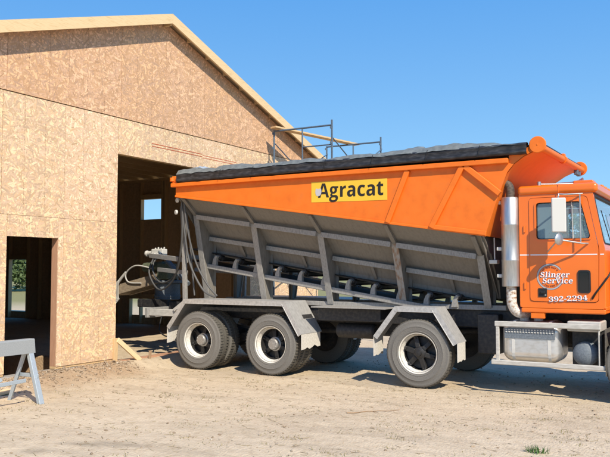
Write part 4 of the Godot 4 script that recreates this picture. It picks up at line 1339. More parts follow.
func make_tail() -> void:
	# turntable, slinging arm, valve block, hoses at the rear
	var mb := MB.new()
	mb.cyl(V(-1.75, 1.16, -1.25), V(-1.75, 1.5, -1.25), 0.26, 28, 0.02)
	mb.cyl(V(-1.75, 1.5, -1.25), V(-1.75, 1.56, -1.25), 0.33, 28, 0.01)
	mb.cyl(V(-1.75, 1.22, -1.25), V(-1.75, 1.26, -1.25), 0.275, 28, 0.005)
	obj("turntable", mb, M.machine, truck)
	mb = MB.new()
	for s in [1, -1]:
		mb.bar(V(-1.4, 1.1, -1.25 + 0.35 * s), V(-2.2, 1.1, -1.25 + 0.35 * s), 0.08, 0.16)
	mb.bar(V(-2.15, 1.1, -0.85), V(-2.15, 1.1, -1.65), 0.1, 0.14)
	obj("turntable_frame", mb, M.chassis, truck)
	var arm := MB.new()
	arm.bar(V(-1.7, 1.62, -1.0), V(-3.05, 1.32, -1.0), 0.06, 0.2)
	arm.bar(V(-1.7, 1.62, -1.5), V(-3.05, 1.32, -1.5), 0.06, 0.2)
	arm.bar(V(-2.9, 1.36, -1.0), V(-2.9, 1.36, -1.5), 0.05, 0.12)
	arm.cyl(V(-3.05, 1.34, -0.98), V(-3.05, 1.34, -1.52), 0.11, 16)
	obj("slinging_arm", arm, M.arm_tan, truck)
	var ab := MB.new()
	ab.bar(V(-1.7, 1.72, -1.25), V(-3.05, 1.44, -1.25), 0.42, 0.02)
	obj("arm_belt", ab, M.belt, truck)
	# posts and braces of the tail frame
	for s in [1, -1]:
		var p := MB.new()
		p.bar(V(-0.50, 1.2, zs(-0.30, s)), V(-0.50, 3.02, zs(-0.22, s)), 0.07, 0.07, V(1, 0, 0))
		obj("tail_post", p, M.frame_grey, truck)
		p = MB.new()
		p.bar(V(-0.50, 1.95, zs(-0.34, s)), V(-1.75, 2.06, zs(-0.72, s)), 0.06, 0.09)
		p.bar(V(-0.50, 1.72, zs(-0.34, s)), V(-1.5, 1.78, zs(-0.68, s)), 0.05, 0.08)
		obj("tail_brace", p, M.frame_grey, truck)
	var cyl := MB.new()
	cyl.cyl(V(-0.8, 1.5, -0.75), V(-1.5, 1.95, -0.95), 0.05, 14)
	cyl.cyl(V(-1.5, 1.95, -0.95), V(-1.8, 2.15, -1.03), 0.025, 10)
	obj("hydraulic_ram", cyl, M.machine, truck)
	var vb := MB.new()
	vb.rbox(V(-2.0, 2.05, -1.18), V(-1.70, 2.2, -1.02), 0.015)
	for k in 4:
		vb.cyl(V(-1.95 + 0.075 * k, 2.2, -1.1), V(-1.955 + 0.08 * k, 2.225 + 0.012 * (k % 2), -1.1), 0.017, 10)
		vb.cyl(V(-1.95 + 0.075 * k, 2.10, -1.02), V(-1.95 + 0.075 * k, 2.10, -0.95), 0.02, 10)
	vb.cyl(V(-2.0, 2.12, -1.1), V(-2.16, 2.11, -1.1), 0.05, 14)
	vb.cyl(V(-2.16, 2.11, -1.1), V(-2.2, 2.11, -1.1), 0.062, 14)
	obj("valve_block", vb, M.white, truck)
	var mt := MB.new()
	mt.cyl(V(-1.7, 1.85, -1.1), V(-2.25, 1.82, -1.1), 0.10, 16, 0.02)
	mt.rbox(V(-1.78, 1.58, -1.25), V(-1.5, 1.9, -0.95), 0.02)
	obj("belt_motor", mt, M.motor_green, truck)
	var hoses := [
		[[V(-1.75, 2.08, -0.95), V(-1.78, 1.80, -0.82), V(-1.45, 1.52, -0.70), V(-0.95, 1.68, -0.52), V(-0.55, 2.3, -0.24), V(-0.50, 2.95, -0.15)], M.hose, 0.02],
		[[V(-1.82, 2.08, -0.95), V(-1.85, 1.72, -0.80), V(-1.45, 1.38, -0.66), V(-0.9, 1.62, -0.46), V(-0.52, 2.2, -0.20), V(-0.44, 2.9, -0.12)], M.hose, 0.018],
		[[V(-0.46, 3.0, -0.12), V(-0.42, 2.5, -0.16), V(-0.32, 1.9, -0.20), V(-0.05, 1.42, -0.24), V(0.22, 1.28, -0.26)], M.hose, 0.02],
		[[V(-0.40, 3.0, -0.12), V(-0.36, 2.5, -0.18), V(-0.22, 1.9, -0.26), V(0.02, 1.50, -0.30), V(0.22, 1.30, -0.32)], M.hose, 0.018],
		[[V(-0.50, 2.9, -0.30), V(-0.42, 2.3, -0.32), V(-0.36, 1.8, -0.32), V(-0.30, 1.3, -0.32)], M.hose, 0.016],
		[[V(-1.95, 1.80, -1.0), V(-2.35, 1.86, -0.95), V(-2.62, 1.70, -0.95), V(-2.55, 1.52, -0.95), V(-2.2, 1.50, -0.95)], M.hose_pale, 0.016],
		[[V(-2.62, 1.72, -0.95), V(-2.78, 1.55, -0.93), V(-2.86, 1.42, -0.93), V(-2.88, 1.20, -0.93)], M.hose_pale, 0.03],
		[[V(-1.3, 0.95, -0.6), V(-1.3, 0.62, -0.5), V(-1.05, 0.50, -0.45), V(-0.85, 0.62, -0.42), V(-0.80, 0.9, -0.42)], M.rubber_gasket, 0.014],
	]
	for h in hoses:
		var t := MB.new()
		t.tube(curve(h[0], 6), h[2], 8)
		obj("hose", t, h[1], truck)
	for p in [V(-0.52, 3.06, -0.10), V(-0.56, 2.84, -0.12)]:
		var l := MB.new()
		l.cyl(p, p + V(-0.02, 0, 0.04), 0.045, 16, 0.01)
		obj("marker_lamp", l, M.white, truck)
	var wr := MB.new()
	for k in 5:
		wr.tube(curve([V(-2.80, 1.50, -0.93), V(-2.95 + 0.04 * k, 1.42 + 0.03 * k, -0.9), V(-2.92 + 0.03 * k, 1.22, -0.92), V(-2.85 + 0.02 * k, 1.08 + 0.02 * k, -0.92)], 4), 0.012, 6)
	obj("rope_bundle", wr, M.hose_pale, truck)

func make_cab() -> void:
	var ZN := -0.12; var ZF := -2.30
	var door_out := [Vector2(5.87, 1.33), Vector2(6.78, 1.33), Vector2(6.80, 2.06), Vector2(6.655, 2.79), Vector2(5.87, 2.79)]
	var win := [Vector2(5.97, 2.20), Vector2(6.675, 2.20), Vector2(6.69, 2.235), Vector2(6.575, 2.715), Vector2(5.97, 2.715)]
	for s in [1, -1]:
		var z0: float = ZN if s > 0 else ZF
		var cab_out := [Vector2(5.73, 1.24), Vector2(6.86, 1.24), Vector2(6.87, 2.06), Vector2(6.725, 2.86), Vector2(5.73, 2.86)]
		var a := rounded(cab_out, 0.05); var b := rounded(door_out, 0.05)
		var mb := MB.new()
		mb.ring(a, b, minf(z0, z0 - 0.05 * s), maxf(z0, z0 - 0.05 * s))
		obj("cab_side", mb, M.cab_orange, truck)
		# door, slightly proud, with its pressed window frame
		var dz0: float = z0 - 0.03 * s; var dz1: float = z0 + 0.012 * s
		var inner := []
		for p in door_out:
			var c := Vector2(6.33, 2.05)
			inner.append(p + (c - p).normalized() * 0.008)
		var d := MB.new()
		d.ring(rounded(inner, 0.05), rounded(win, 0.05), minf(dz0, dz1), maxf(dz0, dz1))
		var door := obj("door", d, M.cab_orange, truck)
		# raised bead round the glass
		var wo := []
		for p in win:
			var c := Vector2(6.31, 2.45)
			wo.append(p + (p - c).normalized() * 0.028)
		var bd := MB.new()
		bd.ring(rounded(wo, 0.06), rounded(win, 0.05), minf(dz1, dz1 + 0.012 * s) + 0.001 * s, maxf(dz1, dz1 + 0.012 * s))
		obj("window_bead", bd, M.cab_orange, door)
		var wi := []
		for p in win:
			var c := Vector2(6.31, 2.45)
			wi.append(p + (c - p).normalized() * 0.018)
		var gk := MB.new()
		gk.ring(rounded(win, 0.05), rounded(wi, 0.04), z0 - 0.025, z0 - 0.010)
		obj("gasket", gk, M.rubber_gasket, door)
		var gl := MB.new()
		gl.prism(rounded(win, 0.04), z0 - 0.02, z0 - 0.016)
		obj("door_glass", gl, M.glass, door)
		# window division bar
		var vb := MB.new()
		vb.bar(V(6.46, 2.20, z0 - 0.012), V(6.45, 2.715, z0 - 0.012), 0.014, 0.014)
		obj("division_bar", vb, M.white, door)
		# white pinstripe
		var ps := MB.new()
		ps.box(V(5.885, 1.975, minf(dz1, dz1 + 0.002 * s)), V(6.775, 1.990, maxf(dz1, dz1 + 0.002 * s)))
		obj("pinstripe", ps, M.letter_white, door)
		ps = MB.new()
		ps.box(V(5.735, 1.975, minf(z0, z0 + 0.002 * s)), V(5.865, 1.990, maxf(z0, z0 + 0.002 * s)))
		ps.box(V(6.81, 1.975, minf(z0, z0 + 0.002 * s)), V(6.858, 1.990, maxf(z0, z0 + 0.002 * s)))
		obj("pinstripe", ps, M.letter_white, truck)
		# low look-out window and latch
		var lo := [Vector2(6.515, 1.455), Vector2(6.685, 1.455), Vector2(6.685, 1.77), Vector2(6.515, 1.77)]
		var li := [Vector2(6.535, 1.475), Vector2(6.665, 1.475), Vector2(6.665, 1.75), Vector2(6.535, 1.75)]
		var lw := MB.new()
		lw.ring(rounded(lo, 0.045), rounded(li, 0.035), minf(dz1, dz1 + 0.014 * s), maxf(dz1, dz1 + 0.014 * s))
		var lwo := obj("low_window", lw, M.rubber_gasket, door)
		lw = MB.new()
		lw.prism(rounded(li, 0.035), minf(dz1, dz1 + 0.006 * s), maxf(dz1, dz1 + 0.006 * s))
		obj("pane", lw, M.glass_black, lwo)
		var la := MB.new()
		la.rbox(V(5.985, 1.395, minf(dz1, dz1 + 0.012 * s)), V(6.105, 1.515, maxf(dz1, dz1 + 0.012 * s)), 0.008)
		la.rbox(V(6.02, 1.44, minf(dz1 + 0.012 * s, dz1 + 0.035 * s)), V(6.08, 1.475, maxf(dz1 + 0.012 * s, dz1 + 0.035 * s)), 0.008)
		obj("latch", la, M.rubber_gasket, door)
		var lk := MB.new()
		lk.cyl(V(6.085, 1.42, dz1 + 0.010 * s), V(6.085, 1.42, dz1 + 0.016 * s), 0.012, 12)
		obj("lock", lk, M.hub_silver, door)
		for hy in [1.5, 2.3]:
			var hg := MB.new()
			hg.rbox(V(5.79, hy, minf(z0, z0 + 0.02 * s)), V(5.82, hy + 0.1, maxf(z0, z0 + 0.02 * s)), 0.006)
			obj("hinge", hg, M.cab_orange, truck)
		if s > 0:
			var Z := dz1
			# ring, arc words and name on the door
			var c := V(6.15, 1.675, Z)
			var rg := MB.new()
			var n := 60
			for k in n:
				var a0 := lerpf(0.62, TAU - 0.42, float(k) / n); var a1 := lerpf(0.62, TAU - 0.42, float(k + 1) / n)
				for q in [[0.180, 0.160, 0.0012, 0]]:
					var e0 := V(cos(a0), sin(a0), 0); var e1 := V(cos(a1), sin(a1), 0)
					rg.quad(c + e0 * q[1] + V(0, 0, q[2]), c + e0 * q[0] + V(0, 0, q[2]), c + e1 * q[0] + V(0, 0, q[2]), c + e1 * q[1] + V(0, 0, q[2]))
			obj("ring_mark", rg, M.letter_grey, door)
			var rd := MB.new()
			for k in n:
				var a0 := lerpf(0.60, TAU - 0.40, float(k) / n); var a1 := lerpf(0.60, TAU - 0.40, float(k + 1) / n)
				for q in [[0.185, 0.180], [0.160, 0.156]]:
					var e0 := V(cos(a0), sin(a0), 0.0); var e1 := V(cos(a1), sin(a1), 0.0)
					var zz := V(0, 0, 0.0012)
					rd.quad(c + e0 * q[1] + zz, c + e0 * q[0] + zz, c + e1 * q[0] + zz, c + e1 * q[1] + zz)
			obj("ring_outline", rd, M.letter_blue, door)
			# the small words round the ring are too worn to read: letter-sized dabs
			for aw in [[9, 1.0], [9, -1.0]]:
				for k in aw[0]:
					var off: float = (k - (aw[0] - 1) / 2.0) * 0.20
					var an: float = PI / 2 - off if aw[1] > 0 else -PI / 2 + off
					var dab := MB.new()
					dab.xf = Transform3D(Basis(V(0, 0, 1), an - PI / 2), c + V(cos(an) * 0.132, sin(an) * 0.132, 0.0012))
					dab.rbox(V(-0.010, -0.013, 0), V(-0.003, 0.013, 0.0008), 0.0003)
					if k % 3 != 1: dab.rbox(V(0.004, -0.013, 0), V(0.010, 0.013, 0.0008), 0.0003)
					dab.rbox(V(-0.003, -0.004 + 0.008 * (k % 2), 0), V(0.006, 0.003 + 0.008 * (k % 2), 0.0007), 0.0003)
					obj("worn_letter", dab, M.letter_brown, door)
			for w in [["Slinger", V(6.215, 1.705, Z), 0.102], ["Service", V(6.25, 1.622, Z), 0.102]]:
				text(w[0], w[2], w[1] + V(-0.007, -0.007, 0.0015), M.letter_blue, door, "lettering", true, 0.0, 0.12, 1.08, "Droid Serif")
				text(w[0], w[2], w[1] + V(0, 0, 0.003), M.letter_white, door, "lettering", true, 0.0, 0.12, 1.08, "Droid Serif")
			text("392-2294", 0.098, V(6.375, 1.362 + 0.008, Z + 0.0015), M.letter_blue, door, "lettering", true, 0.06, 0.0, 1.25, "Droid Serif")
			text("392-2294", 0.098, V(6.383, 1.370 + 0.008, Z + 0.003), M.letter_white, door, "lettering", true, 0.06, 0.0, 1.25, "Droid Serif")
			# grab handle ahead of the door
			var gh := MB.new()
			gh.tube(curve([V(6.70, 1.38, Z), V(6.76, 1.47, Z + 0.05), V(6.90, 1.66, Z + 0.06), V(6.94, 1.74, Z)], 5), 0.013, 8)
			obj("grab_handle", gh, M.rubber_gasket, truck)
	# rear wall, floor, front
	var mb := MB.new()
	mb.rbox(V(5.72, 1.24, ZF + 0.002), V(5.77, 2.86, ZN - 0.002), 0.02)
	obj("cab_back", mb, M.cab_orange, truck)
	mb = MB.new()
	mb.rbox(V(5.75, 1.22, ZF + 0.03), V(6.88, 1.27, ZN - 0.03), 0.01)
	obj("cab_floor", mb, M.cab_orange, truck)
	mb = MB.new()
	mb.rbox(V(5.74, 1.17, ZF + 0.01), V(6.868, 1.238, ZN + 0.004), 0.02, 2)
	obj("rocker", mb, M.cab_orange, truck)
	mb = MB.new()
	mb.rbox(V(5.87, 1.09, ZN - 0.10), V(6.06, 1.165, ZN + 0.0), 0.01)
	obj("cab_mount", mb, M.orange, truck)
	# front frame with the windscreen opening, leaning back
	var tilt := atan2(0.145, 0.80)
	var fr := Transform3D(Basis(V(0, 0, -1), V(-sin(tilt), cos(tilt), 0), V(cos(tilt), sin(tilt), 0)), V(6.866, 2.06, 0))
	var fo := rounded([Vector2(0.125, 0.0), Vector2(2.295, 0.0), Vector2(2.295, 0.83), Vector2(0.125, 0.83)], 0.03)
	var fi := rounded([Vector2(0.155, 0.06), Vector2(2.265, 0.06), Vector2(2.255, 0.76), Vector2(0.165, 0.76)], 0.10)
	var ff := MB.new()
	ff.xf = fr
	ff.ring(fo, fi, -0.05, 0.004)
	obj("front_frame", ff, M.cab_orange, truck)
	var fg := MB.new()
	fg.xf = fr
	var fi2 := rounded([Vector2(0.177, 0.082), Vector2(2.243, 0.082), Vector2(2.233, 0.738), Vector2(0.187, 0.738)], 0.09)
	fg.ring(fi, fi2, -0.03, 0.010)
	obj("windscreen_gasket", fg, M.rubber_gasket, truck)
	var wg := MB.new()
	wg.xf = fr
	wg.prism(fi, -0.02, -0.015)
	obj("windscreen", wg, M.glass, truck)
	for zz in [0.7, 1.5]:
		var wp := MB.new()
		wp.xf = fr
		wp.bar(V(zz, 0.05, 0.02), V(zz - 0.25, 0.55, 0.015), 0.012, 0.012, V(0, 0, 1))
		obj("wiper", wp, M.rubber_gasket, truck)
	mb = MB.new()
	mb.rbox(V(6.82, 1.24, ZF + 0.004), V(6.873, 2.07, ZN - 0.004), 0.02)
	obj("cowl", mb, M.cab_orange, truck)
	# roof cap with rolled drip edge
	mb = MB.new()
	mb.rbox(V(5.715, 2.83, ZF - 0.03), V(6.80, 2.965, ZN + 0.035), 0.055, 3)
	obj("roof", mb, M.cab_orange, truck)
	mb = MB.new()
	mb.rbox(V(6.28, 2.845, ZF - 0.034), V(6.288, 2.962, ZN + 0.039), 0.003)
	obj("roof_seam", mb, M.cab_orange, truck)
	# horns, lamp and bar on the roof
	mb = MB.new()
	mb.cyl(V(5.93, 2.96, -0.5), V(5.93, 3.06, -0.5), 0.03, 12)
	mb.cyl(V(5.93, 3.02, -0.5), V(6.55, 3.02, -0.75), 0.014, 10)
	mb.lathe([Vector2(0.02, 0.0), Vector2(0.025, 0.2), Vector2(0.045, 0.3), Vector2(0.08, 0.36), Vector2(0.074, 0.36), Vector2(0.03, 0.28)], 18, Transform3D(Basis(Vector3.UP, PI / 2), V(6.15, 3.03, -0.7)))
	obj("air_horn", mb, M.steel, truck)
	for k in 3:
		mb = MB.new()
		mb.rbox(V(6.66, 2.955, -0.98 - 0.3 * k), V(6.76, 3.01, -0.86 - 0.3 * k), 0.02)
		obj("roof_lamp", mb, M.amber, truck)
	mb = MB.new()
	mb.rbox(V(6.45, 2.958, -0.5), V(6.72, 3.02, -0.26), 0.02)
	obj("roof_vent", mb, M.cab_orange, truck)
	# inside
	for z in [-0.65, -1.8]:
		mb = MB.new()
		mb.rbox(V(5.85, 1.5, z - 0.24), V(6.35, 1.72, z + 0.24), 0.05, 2)
		mb.rbox(V(5.82, 1.7, z - 0.23), V(5.98, 2.38, z + 0.23), 0.05, 2)
		obj("seat", mb, M.seat, truck)
	mb = MB.new()
	mb.rbox(V(6.62, 1.5, ZF + 0.08), V(6.86, 2.12, ZN - 0.08), 0.05, 2)
	obj("dashboard", mb, M.cab_lining, truck)
	mb = MB.new()
	var SW := []
	for k in 25:
		var a := TAU * k / 24
		SW.append(V(6.50 + 0.10 * cos(a), 2.10 + 0.17 * cos(a), -0.65 + 0.22 * sin(a)))
	mb.tube(SW, 0.014, 8)
	obj("steering_wheel", mb, M.seat, truck)
	mb = MB.new()
	mb.rbox(V(5.772, 1.3, ZF + 0.06), V(5.79, 2.82, ZN - 0.06), 0.004)
	obj("cab_lining", mb, M.cab_lining, truck)
	mb = MB.new()
	mb.rbox(V(5.80, 2.81, ZF + 0.06), V(6.74, 2.828, ZN - 0.06), 0.004)
	obj("headliner", mb, M.cab_lining, truck)
	# mirrors
	for s in [1, -1]:
		var mz := 0.16
		var arm := MB.new()
		var zz := func(z: float) -> float: return zs(z, s)
		arm.tube([V(6.60, 2.815, zz.call(-0.10)), V(6.40, 2.80, zz.call(0.06)), V(6.33, 2.80, zz.call(mz)), V(6.34, 2.77, zz.call(mz))], 0.012, 8)
		arm.tube([V(6.33, 2.77, zz.call(mz)), V(6.33, 2.18, zz.call(mz))], 0.012, 8)
		arm.tube([V(6.33, 2.18, zz.call(mz)), V(6.60, 2.13, zz.call(0.0)), V(6.66, 2.13, zz.call(-0.105))], 0.012, 8)
		arm.tube([V(6.33, 2.19, zz.call(mz)), V(6.12, 2.02, zz.call(-0.105))], 0.010, 8)
		arm.tube([V(6.58, 2.80, zz.call(-0.02)), V(6.58, 2.15, zz.call(-0.02))], 0.010, 8)
		var ao := obj("mirror_arm", arm, M.steel, truck)
		var h := MB.new()
		h.xf = Transform3D(Basis(Vector3.UP, (-1.25 if s > 0 else 1.25)), V(6.335, 2.515, zz.call(mz)))
		h.rbox(V(-0.022, -0.235, -0.095), V(0.022, 0.235, 0.095), 0.018, 2)
		obj("mirror", h, M.white, ao)
		h = MB.new()
		h.xf = Transform3D(Basis(Vector3.UP, (-1.25 if s > 0 else 1.25)), V(6.335, 2.515, zz.call(mz)))
		h.rbox(V(-0.026, -0.22, -0.082), V(-0.0235, 0.22, 0.082), 0.001)
		obj("mirror_glass", h, M.mirror, ao)
		h = MB.new()
		h.lathe([Vector2(0.0, 0.035), Vector2(0.05, 0.03), Vector2(0.08, 0.012), Vector2(0.082, 0.0), Vector2(0.0, -0.004)], 24, Transform3D(Basis(Vector3.UP, PI / 2 - 0.5 * s), V(6.33, 2.185, zz.call(mz + 0.01))))
		obj("spot_mirror", h, M.steel, ao)
	# exhaust stack with perforated guard
	var sx := 5.595; var sz := -0.17
	mb = MB.new()
	mb.lathe([Vector2(0.12, 0.0), Vector2(0.132, 0.01), Vector2(0.132, 0.36), Vector2(0.134, 0.365), Vector2(0.134, 0.39), Vector2(0.132, 0.395), Vector2(0.132, 0.87), Vector2(0.134, 0.875), Vector2(0.134, 0.90), Vector2(0.132, 0.905), Vector2(0.132, 1.27), Vector2(0.118, 1.285), Vector2(0.06, 1.285)], 40, Transform3D(Basis(V(1, 0, 0), V(0, 0, -1), V(0, 1, 0)), V(sx, 1.53, sz)))
	var stk := obj("exhaust_stack", mb, M.steel, truck)
	mb = MB.new()
	mb.tube(curve([V(sx, 1.56, sz), V(sx + 0.0, 1.40, sz), V(sx + 0.01, 1.27, sz), V(sx + 0.07, 1.17, sz - 0.03), V(sx + 0.15, 1.15, sz - 0.2), V(sx + 0.2, 1.15, sz - 0.5)], 6), 0.072, 18)
	obj("exhaust_elbow", mb, M.pipe_white, stk)
	mb = MB.new()
	mb.tube(curve([V(sx, 2.78, sz), V(sx, 2.92, sz), V(sx - 0.03, 3.0, sz), V(sx - 0.13, 3.06, sz)], 6), 0.062, 16)
	obj("exhaust_tip", mb, M.tip, stk)
	for y in [1.66, 2.05, 2.72]:
		var bk := MB.new()
		bk.rbox(V(sx - 0.20, y, sz - 0.02), V(sx - 0.13, y + 0.05, sz + 0.03), 0.008)
		obj("bracket", bk, M.white, stk)
		bk = MB.new()
		bk.bar(V(sx - 0.1, y + 0.02, sz - 0.1), V(5.74, y + 0.02, sz - 0.3), 0.03, 0.03)
		obj("bracket", bk, M.chassis, stk)
	# dark bulkhead and air cleaner between hopper and cab
	mb = MB.new()
	mb.rbox(V(5.40, 1.15, -2.1), V(5.55, 2.2, -0.55), 0.03)
	obj("bulkhead", mb, M.black, truck)
	mb = MB.new()
	mb.bar(V(5.30, 2.25, -0.36), V(5.31, 1.92, -0.34), 0.02, 0.02)
	mb.rbox(V(5.24, 1.86, -0.42), V(5.36, 1.92, -0.28), 0.01)
	obj("work_lamp", mb, M.white, truck)
	# fuel tank side: guard bars, tank, step grating, battery box with air tank
	mb = MB.new()
	mb.rbox(V(5.37, 0.965, -0.10), V(6.80, 1.04, -0.055), 0.012)
	mb.rbox(V(5.32, 0.425, -0.10), V(6.86, 0.49, -0.04), 0.012)
	mb.rbox(V(5.385, 0.48, -0.102), V(5.435, 0.98, -0.062), 0.01)
	mb.rbox(V(6.765, 0.48, -0.10), V(6.79, 0.98, -0.075), 0.01)
	obj("tank_guard", mb, M.beige, truck)
	for zz in [-0.12, -2.38]:
		var z1: float = zz - 0.62 if zz > -1 else zz + 0.62
		mb = MB.new()
		var cz: float = (zz + z1) / 2
		mb.rbox(V(5.445, 0.465, minf(zz, z1)), V(6.275, 1.045, maxf(zz, z1)), 0.15, 5)
		var tank := obj("fuel_tank", mb, M.alu, truck)
		for xx in [5.60, 6.10]:
			mb = MB.new()
			var sq := [Vector2(minf(zz, z1), 0.463), Vector2(maxf(zz, z1), 0.463), Vector2(maxf(zz, z1), 1.047), Vector2(minf(zz, z1), 1.047)]
			var so := []
			for p in sq: so.append(p + (p - Vector2(cz, 0.755)).normalized() * 0.011)
			mb.xf = Transform3D(Basis(V(0, 0, 1), V(0, 1, 0), V(-1, 0, 0)), V(xx + 0.04, 0, 0))
			mb.ring(rounded(so, 0.20, 6), rounded(sq, 0.20, 6), 0.0, 0.04)
			obj("tank_strap", mb, M.white, tank)
		for xx in [5.72, 5.92]:
			mb = MB.new()
			mb.cyl(V(xx, 1.03, cz + 0.05), V(xx, 1.10, cz + 0.05), 0.065, 20, 0.015)
			obj("filler_cap", mb, M.white, tank)
	# step grating: two rows of teeth on a dark plate
	mb = MB.new()
	mb.rbox(V(5.50, 0.80, -0.125), V(6.20, 0.945, -0.105), 0.004)
	var plate := obj("step_plate", mb, M.machine, truck)
	var tooth := MB.new()
	tooth.rbox(V(-0.011, -0.008, 0), V(0.011, 0.008, 0.012), 0.003)
	var tm := tooth.st.commit()
	for k in 17:
		for r in 2:
			mesh_obj("tooth", tm, M.white, plate, Transform3D(Basis.IDENTITY, V(5.53 + 0.04 * k, 0.925 - 0.032 * r, -0.105)))
	mb = MB.new()
	mb.rbox(V(6.36, 0.93, -0.62), V(6.80, 1.07, -0.11), 0.02)
	obj("battery_lid", mb, M.beige, truck)
	mb = MB.new()
	mb.rbox(V(6.38, 0.44, -0.62), V(6.78, 0.93, -0.36), 0.01)
	obj("battery_tray", mb, M.chassis, truck)
	mb = MB.new()
	mb.lathe([Vector2(0, 0.0), Vector2(0.06, -0.005), Vector2(0.13, -0.03), Vector2(0.165, -0.07), Vector2(0.165, -0.3), Vector2(0, -0.3)], 28, Transform3D(Basis(), V(6.575, 0.62, -0.14)))
	obj("air_tank", mb, M.machine, truck)
	# bonnet, wings and nose beyond the picture's edge
	mb = MB.new()
	var hood := [Vector2(6.90, 1.15), Vector2(8.62, 1.15), Vector2(8.66, 1.75), Vector2(8.55, 1.90), Vector2(6.92, 2.05)]
	mb.prism(hood, -1.88, -0.62)
	obj("bonnet", mb, M.cab_orange, truck)
	mb = MB.new()
	mb.rbox(V(8.66, 0.95, -1.75), V(8.71, 1.72, -0.75), 0.02)
	obj("grille", mb, M.steel, truck)
	mb = MB.new()
	mb.rbox(V(8.72, 0.55, -2.4), V(8.86, 0.85, -0.1), 0.03, 2)
	obj("front_bumper", mb, M.beige, truck)
	for s in [1, -1]:
		mb = MB.new()
		var W := []
		for k in 11:
			var a := lerpf(PI * 0.68, PI * 0.06, k / 10.0)
			var p := Vector2(7.36 + 0.60 * cos(a), 0.60 + 0.60 * sin(a))
			W.append(p)
		for k in 10:
			var a: Vector2 = W[k]; var b: Vector2 = W[k + 1]
			var n := Vector2(-(b - a).y, (b - a).x).normalized() * 0.012
			mb.prism([a, b, b + n, a + n], minf(zs(0.0, s), zs(-0.63, s)), maxf(zs(0.0, s), zs(-0.63, s)))
		obj("wing", mb, M.cab_orange if s < 5 else M.cab_orange, truck)
		mb = MB.new()
		mb.cyl(V(8.60, 1.25, zs(-0.42, s)), V(8.72, 1.25, zs(-0.42, s)), 0.1, 20, 0.01)
		obj("headlamp", mb, M.steel, truck)
		mb = MB.new()
		mb.xf = Transform3D(Basis(V(0, 0, -1), V(0, 1, 0), V(1, 0, 0)), V(6.86, 0, 0))
		mb.prism([Vector2(-zs(-0.02, s), 0.98), Vector2(-zs(-0.02, s), 0.36), Vector2(-zs(-0.5, s), 0.36), Vector2(-zs(-0.5, s), 0.98)], 0.0, 0.008)
		obj("mud_flap", mb, M.tread, truck)

func make_truck() -> void:
	truck = base("slinger_truck", "orange truck with grey conveyor hopper backed into the barn doorway", "truck")
	make_chassis()
	make_hopper()
	make_tail()
	make_cab()
	truck.position = TRUCK_AT
	for c in truck.get_children(): c.position -= TRUCK_AT

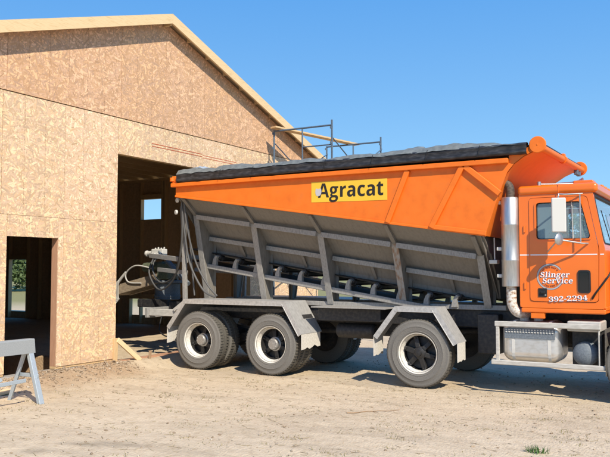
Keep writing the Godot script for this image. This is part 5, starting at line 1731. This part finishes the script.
# ------------------------------------------------------------------ scene
func _ready() -> void:
	# camera
	var cam := Camera3D.new()
	cam.name = "camera"
	cam.fov = rad_to_deg(2.0 * atan(228.5 / 744.0))
	cam.near = 0.1
	cam.far = 2000.0
	add_child(cam)
	cam.transform = Transform3D(Basis(Vector3.UP, deg_to_rad(30.3)) * Basis(V(1, 0, 0), atan(41.5 / 744.0)), V(8.44, 1.77, 10.58))
	cam.current = true
	# sky, sun, exposure
	var env := Environment.new()
	env.background_mode = Environment.BG_SKY
	var sky := Sky.new()
	var sm := ProceduralSkyMaterial.new()
	sm.sky_top_color = Color(0.205, 0.53, 0.85)
	sm.sky_horizon_color = Color(0.68, 0.88, 0.99)
	sm.sky_curve = 0.16
	sm.ground_bottom_color = Color(0.42, 0.36, 0.27)
	sm.ground_horizon_color = Color(0.60, 0.62, 0.58)
	sm.sun_angle_max = 1.0
	sky.sky_material = sm
	env.sky = sky
	env.tonemap_mode = Environment.TONE_MAPPER_LINEAR
	env.tonemap_exposure = 1.16
	env.sdfgi_enabled = true
	env.ssao_enabled = true
	env.ssil_enabled = true
	var we := WorldEnvironment.new()
	we.name = "world_environment"
	we.environment = env
	add_child(we)
	var sun := DirectionalLight3D.new()
	sun.name = "sun"
	sun.light_color = Color(1.0, 0.955, 0.88)
	sun.light_energy = 1.6
	sun.light_angular_distance = 0.5
	sun.shadow_enabled = true
	add_child(sun)
	var dir := V(-0.85, -1.0, -0.65).normalized()     # the way the light travels
	sun.transform = Transform3D(Basis.looking_at(dir, Vector3.UP), V(8, 9, 6))

	make_materials()
	M.rake = tmat(noise_tex(61, 0.012, 4, [lin(0.60, 0.42, 0.21), lin(0.74, 0.55, 0.31), lin(0.66, 0.47, 0.25)]), 0.75, V(5, 5, 0.5))
	M.emblem = mat(lin(0.50, 0.48, 0.50), 0.5)
	M.spoke = tmat(noise_tex(68, 0.03, 4, [lin(0.012, 0.012, 0.013), lin(0.03, 0.028, 0.026)]), 0.55, V(2, 2, 2))
	M.glass_black = mat(lin(0.012, 0.014, 0.016), 0.05)
	M.arm_tan = tmat(noise_tex(62, 0.02, 4, [lin(0.22, 0.17, 0.12), lin(0.38, 0.31, 0.22)]), 0.7, V(1, 2, 2))
	M.motor_green = tmat(noise_tex(63, 0.02, 4, [lin(0.06, 0.075, 0.05), lin(0.14, 0.16, 0.10)]), 0.6, V(2, 2, 2))
	M.tip = tmat(noise_tex(64, 0.02, 4, [lin(0.03, 0.025, 0.02), lin(0.16, 0.12, 0.09)]), 0.7, V(2, 2, 2))
	M.grass = mat(lin(0.07, 0.15, 0.035), 0.7)
	M.grass.backlight_enabled = true
	M.grass.backlight = Color(0.25, 0.4, 0.1)
	M.leaf = tmat(noise_tex(65, 0.03, 3, [lin(0.06, 0.10, 0.03), lin(0.115, 0.16, 0.055)]), 0.7, V(0.3, 0.3, 0.3))
	M.leaf.backlight_enabled = true
	M.leaf.backlight = Color(0.25, 0.35, 0.1)
	M.bark = tmat(noise_tex(66, 0.03, 4, [lin(0.06, 0.045, 0.03), lin(0.14, 0.11, 0.08)]), 0.9, V(3, 0.6, 3))
	M.lumber_in = tmat(noise_tex(67, 0.012, 4, [lin(0.50, 0.32, 0.15), lin(0.66, 0.47, 0.25), lin(0.58, 0.38, 0.19)]), 0.8, V(9, 9, 0.5))
	make_ground()
	make_barn()
	make_truck()
	make_yard_things()
	make_trees()
	make_litter()
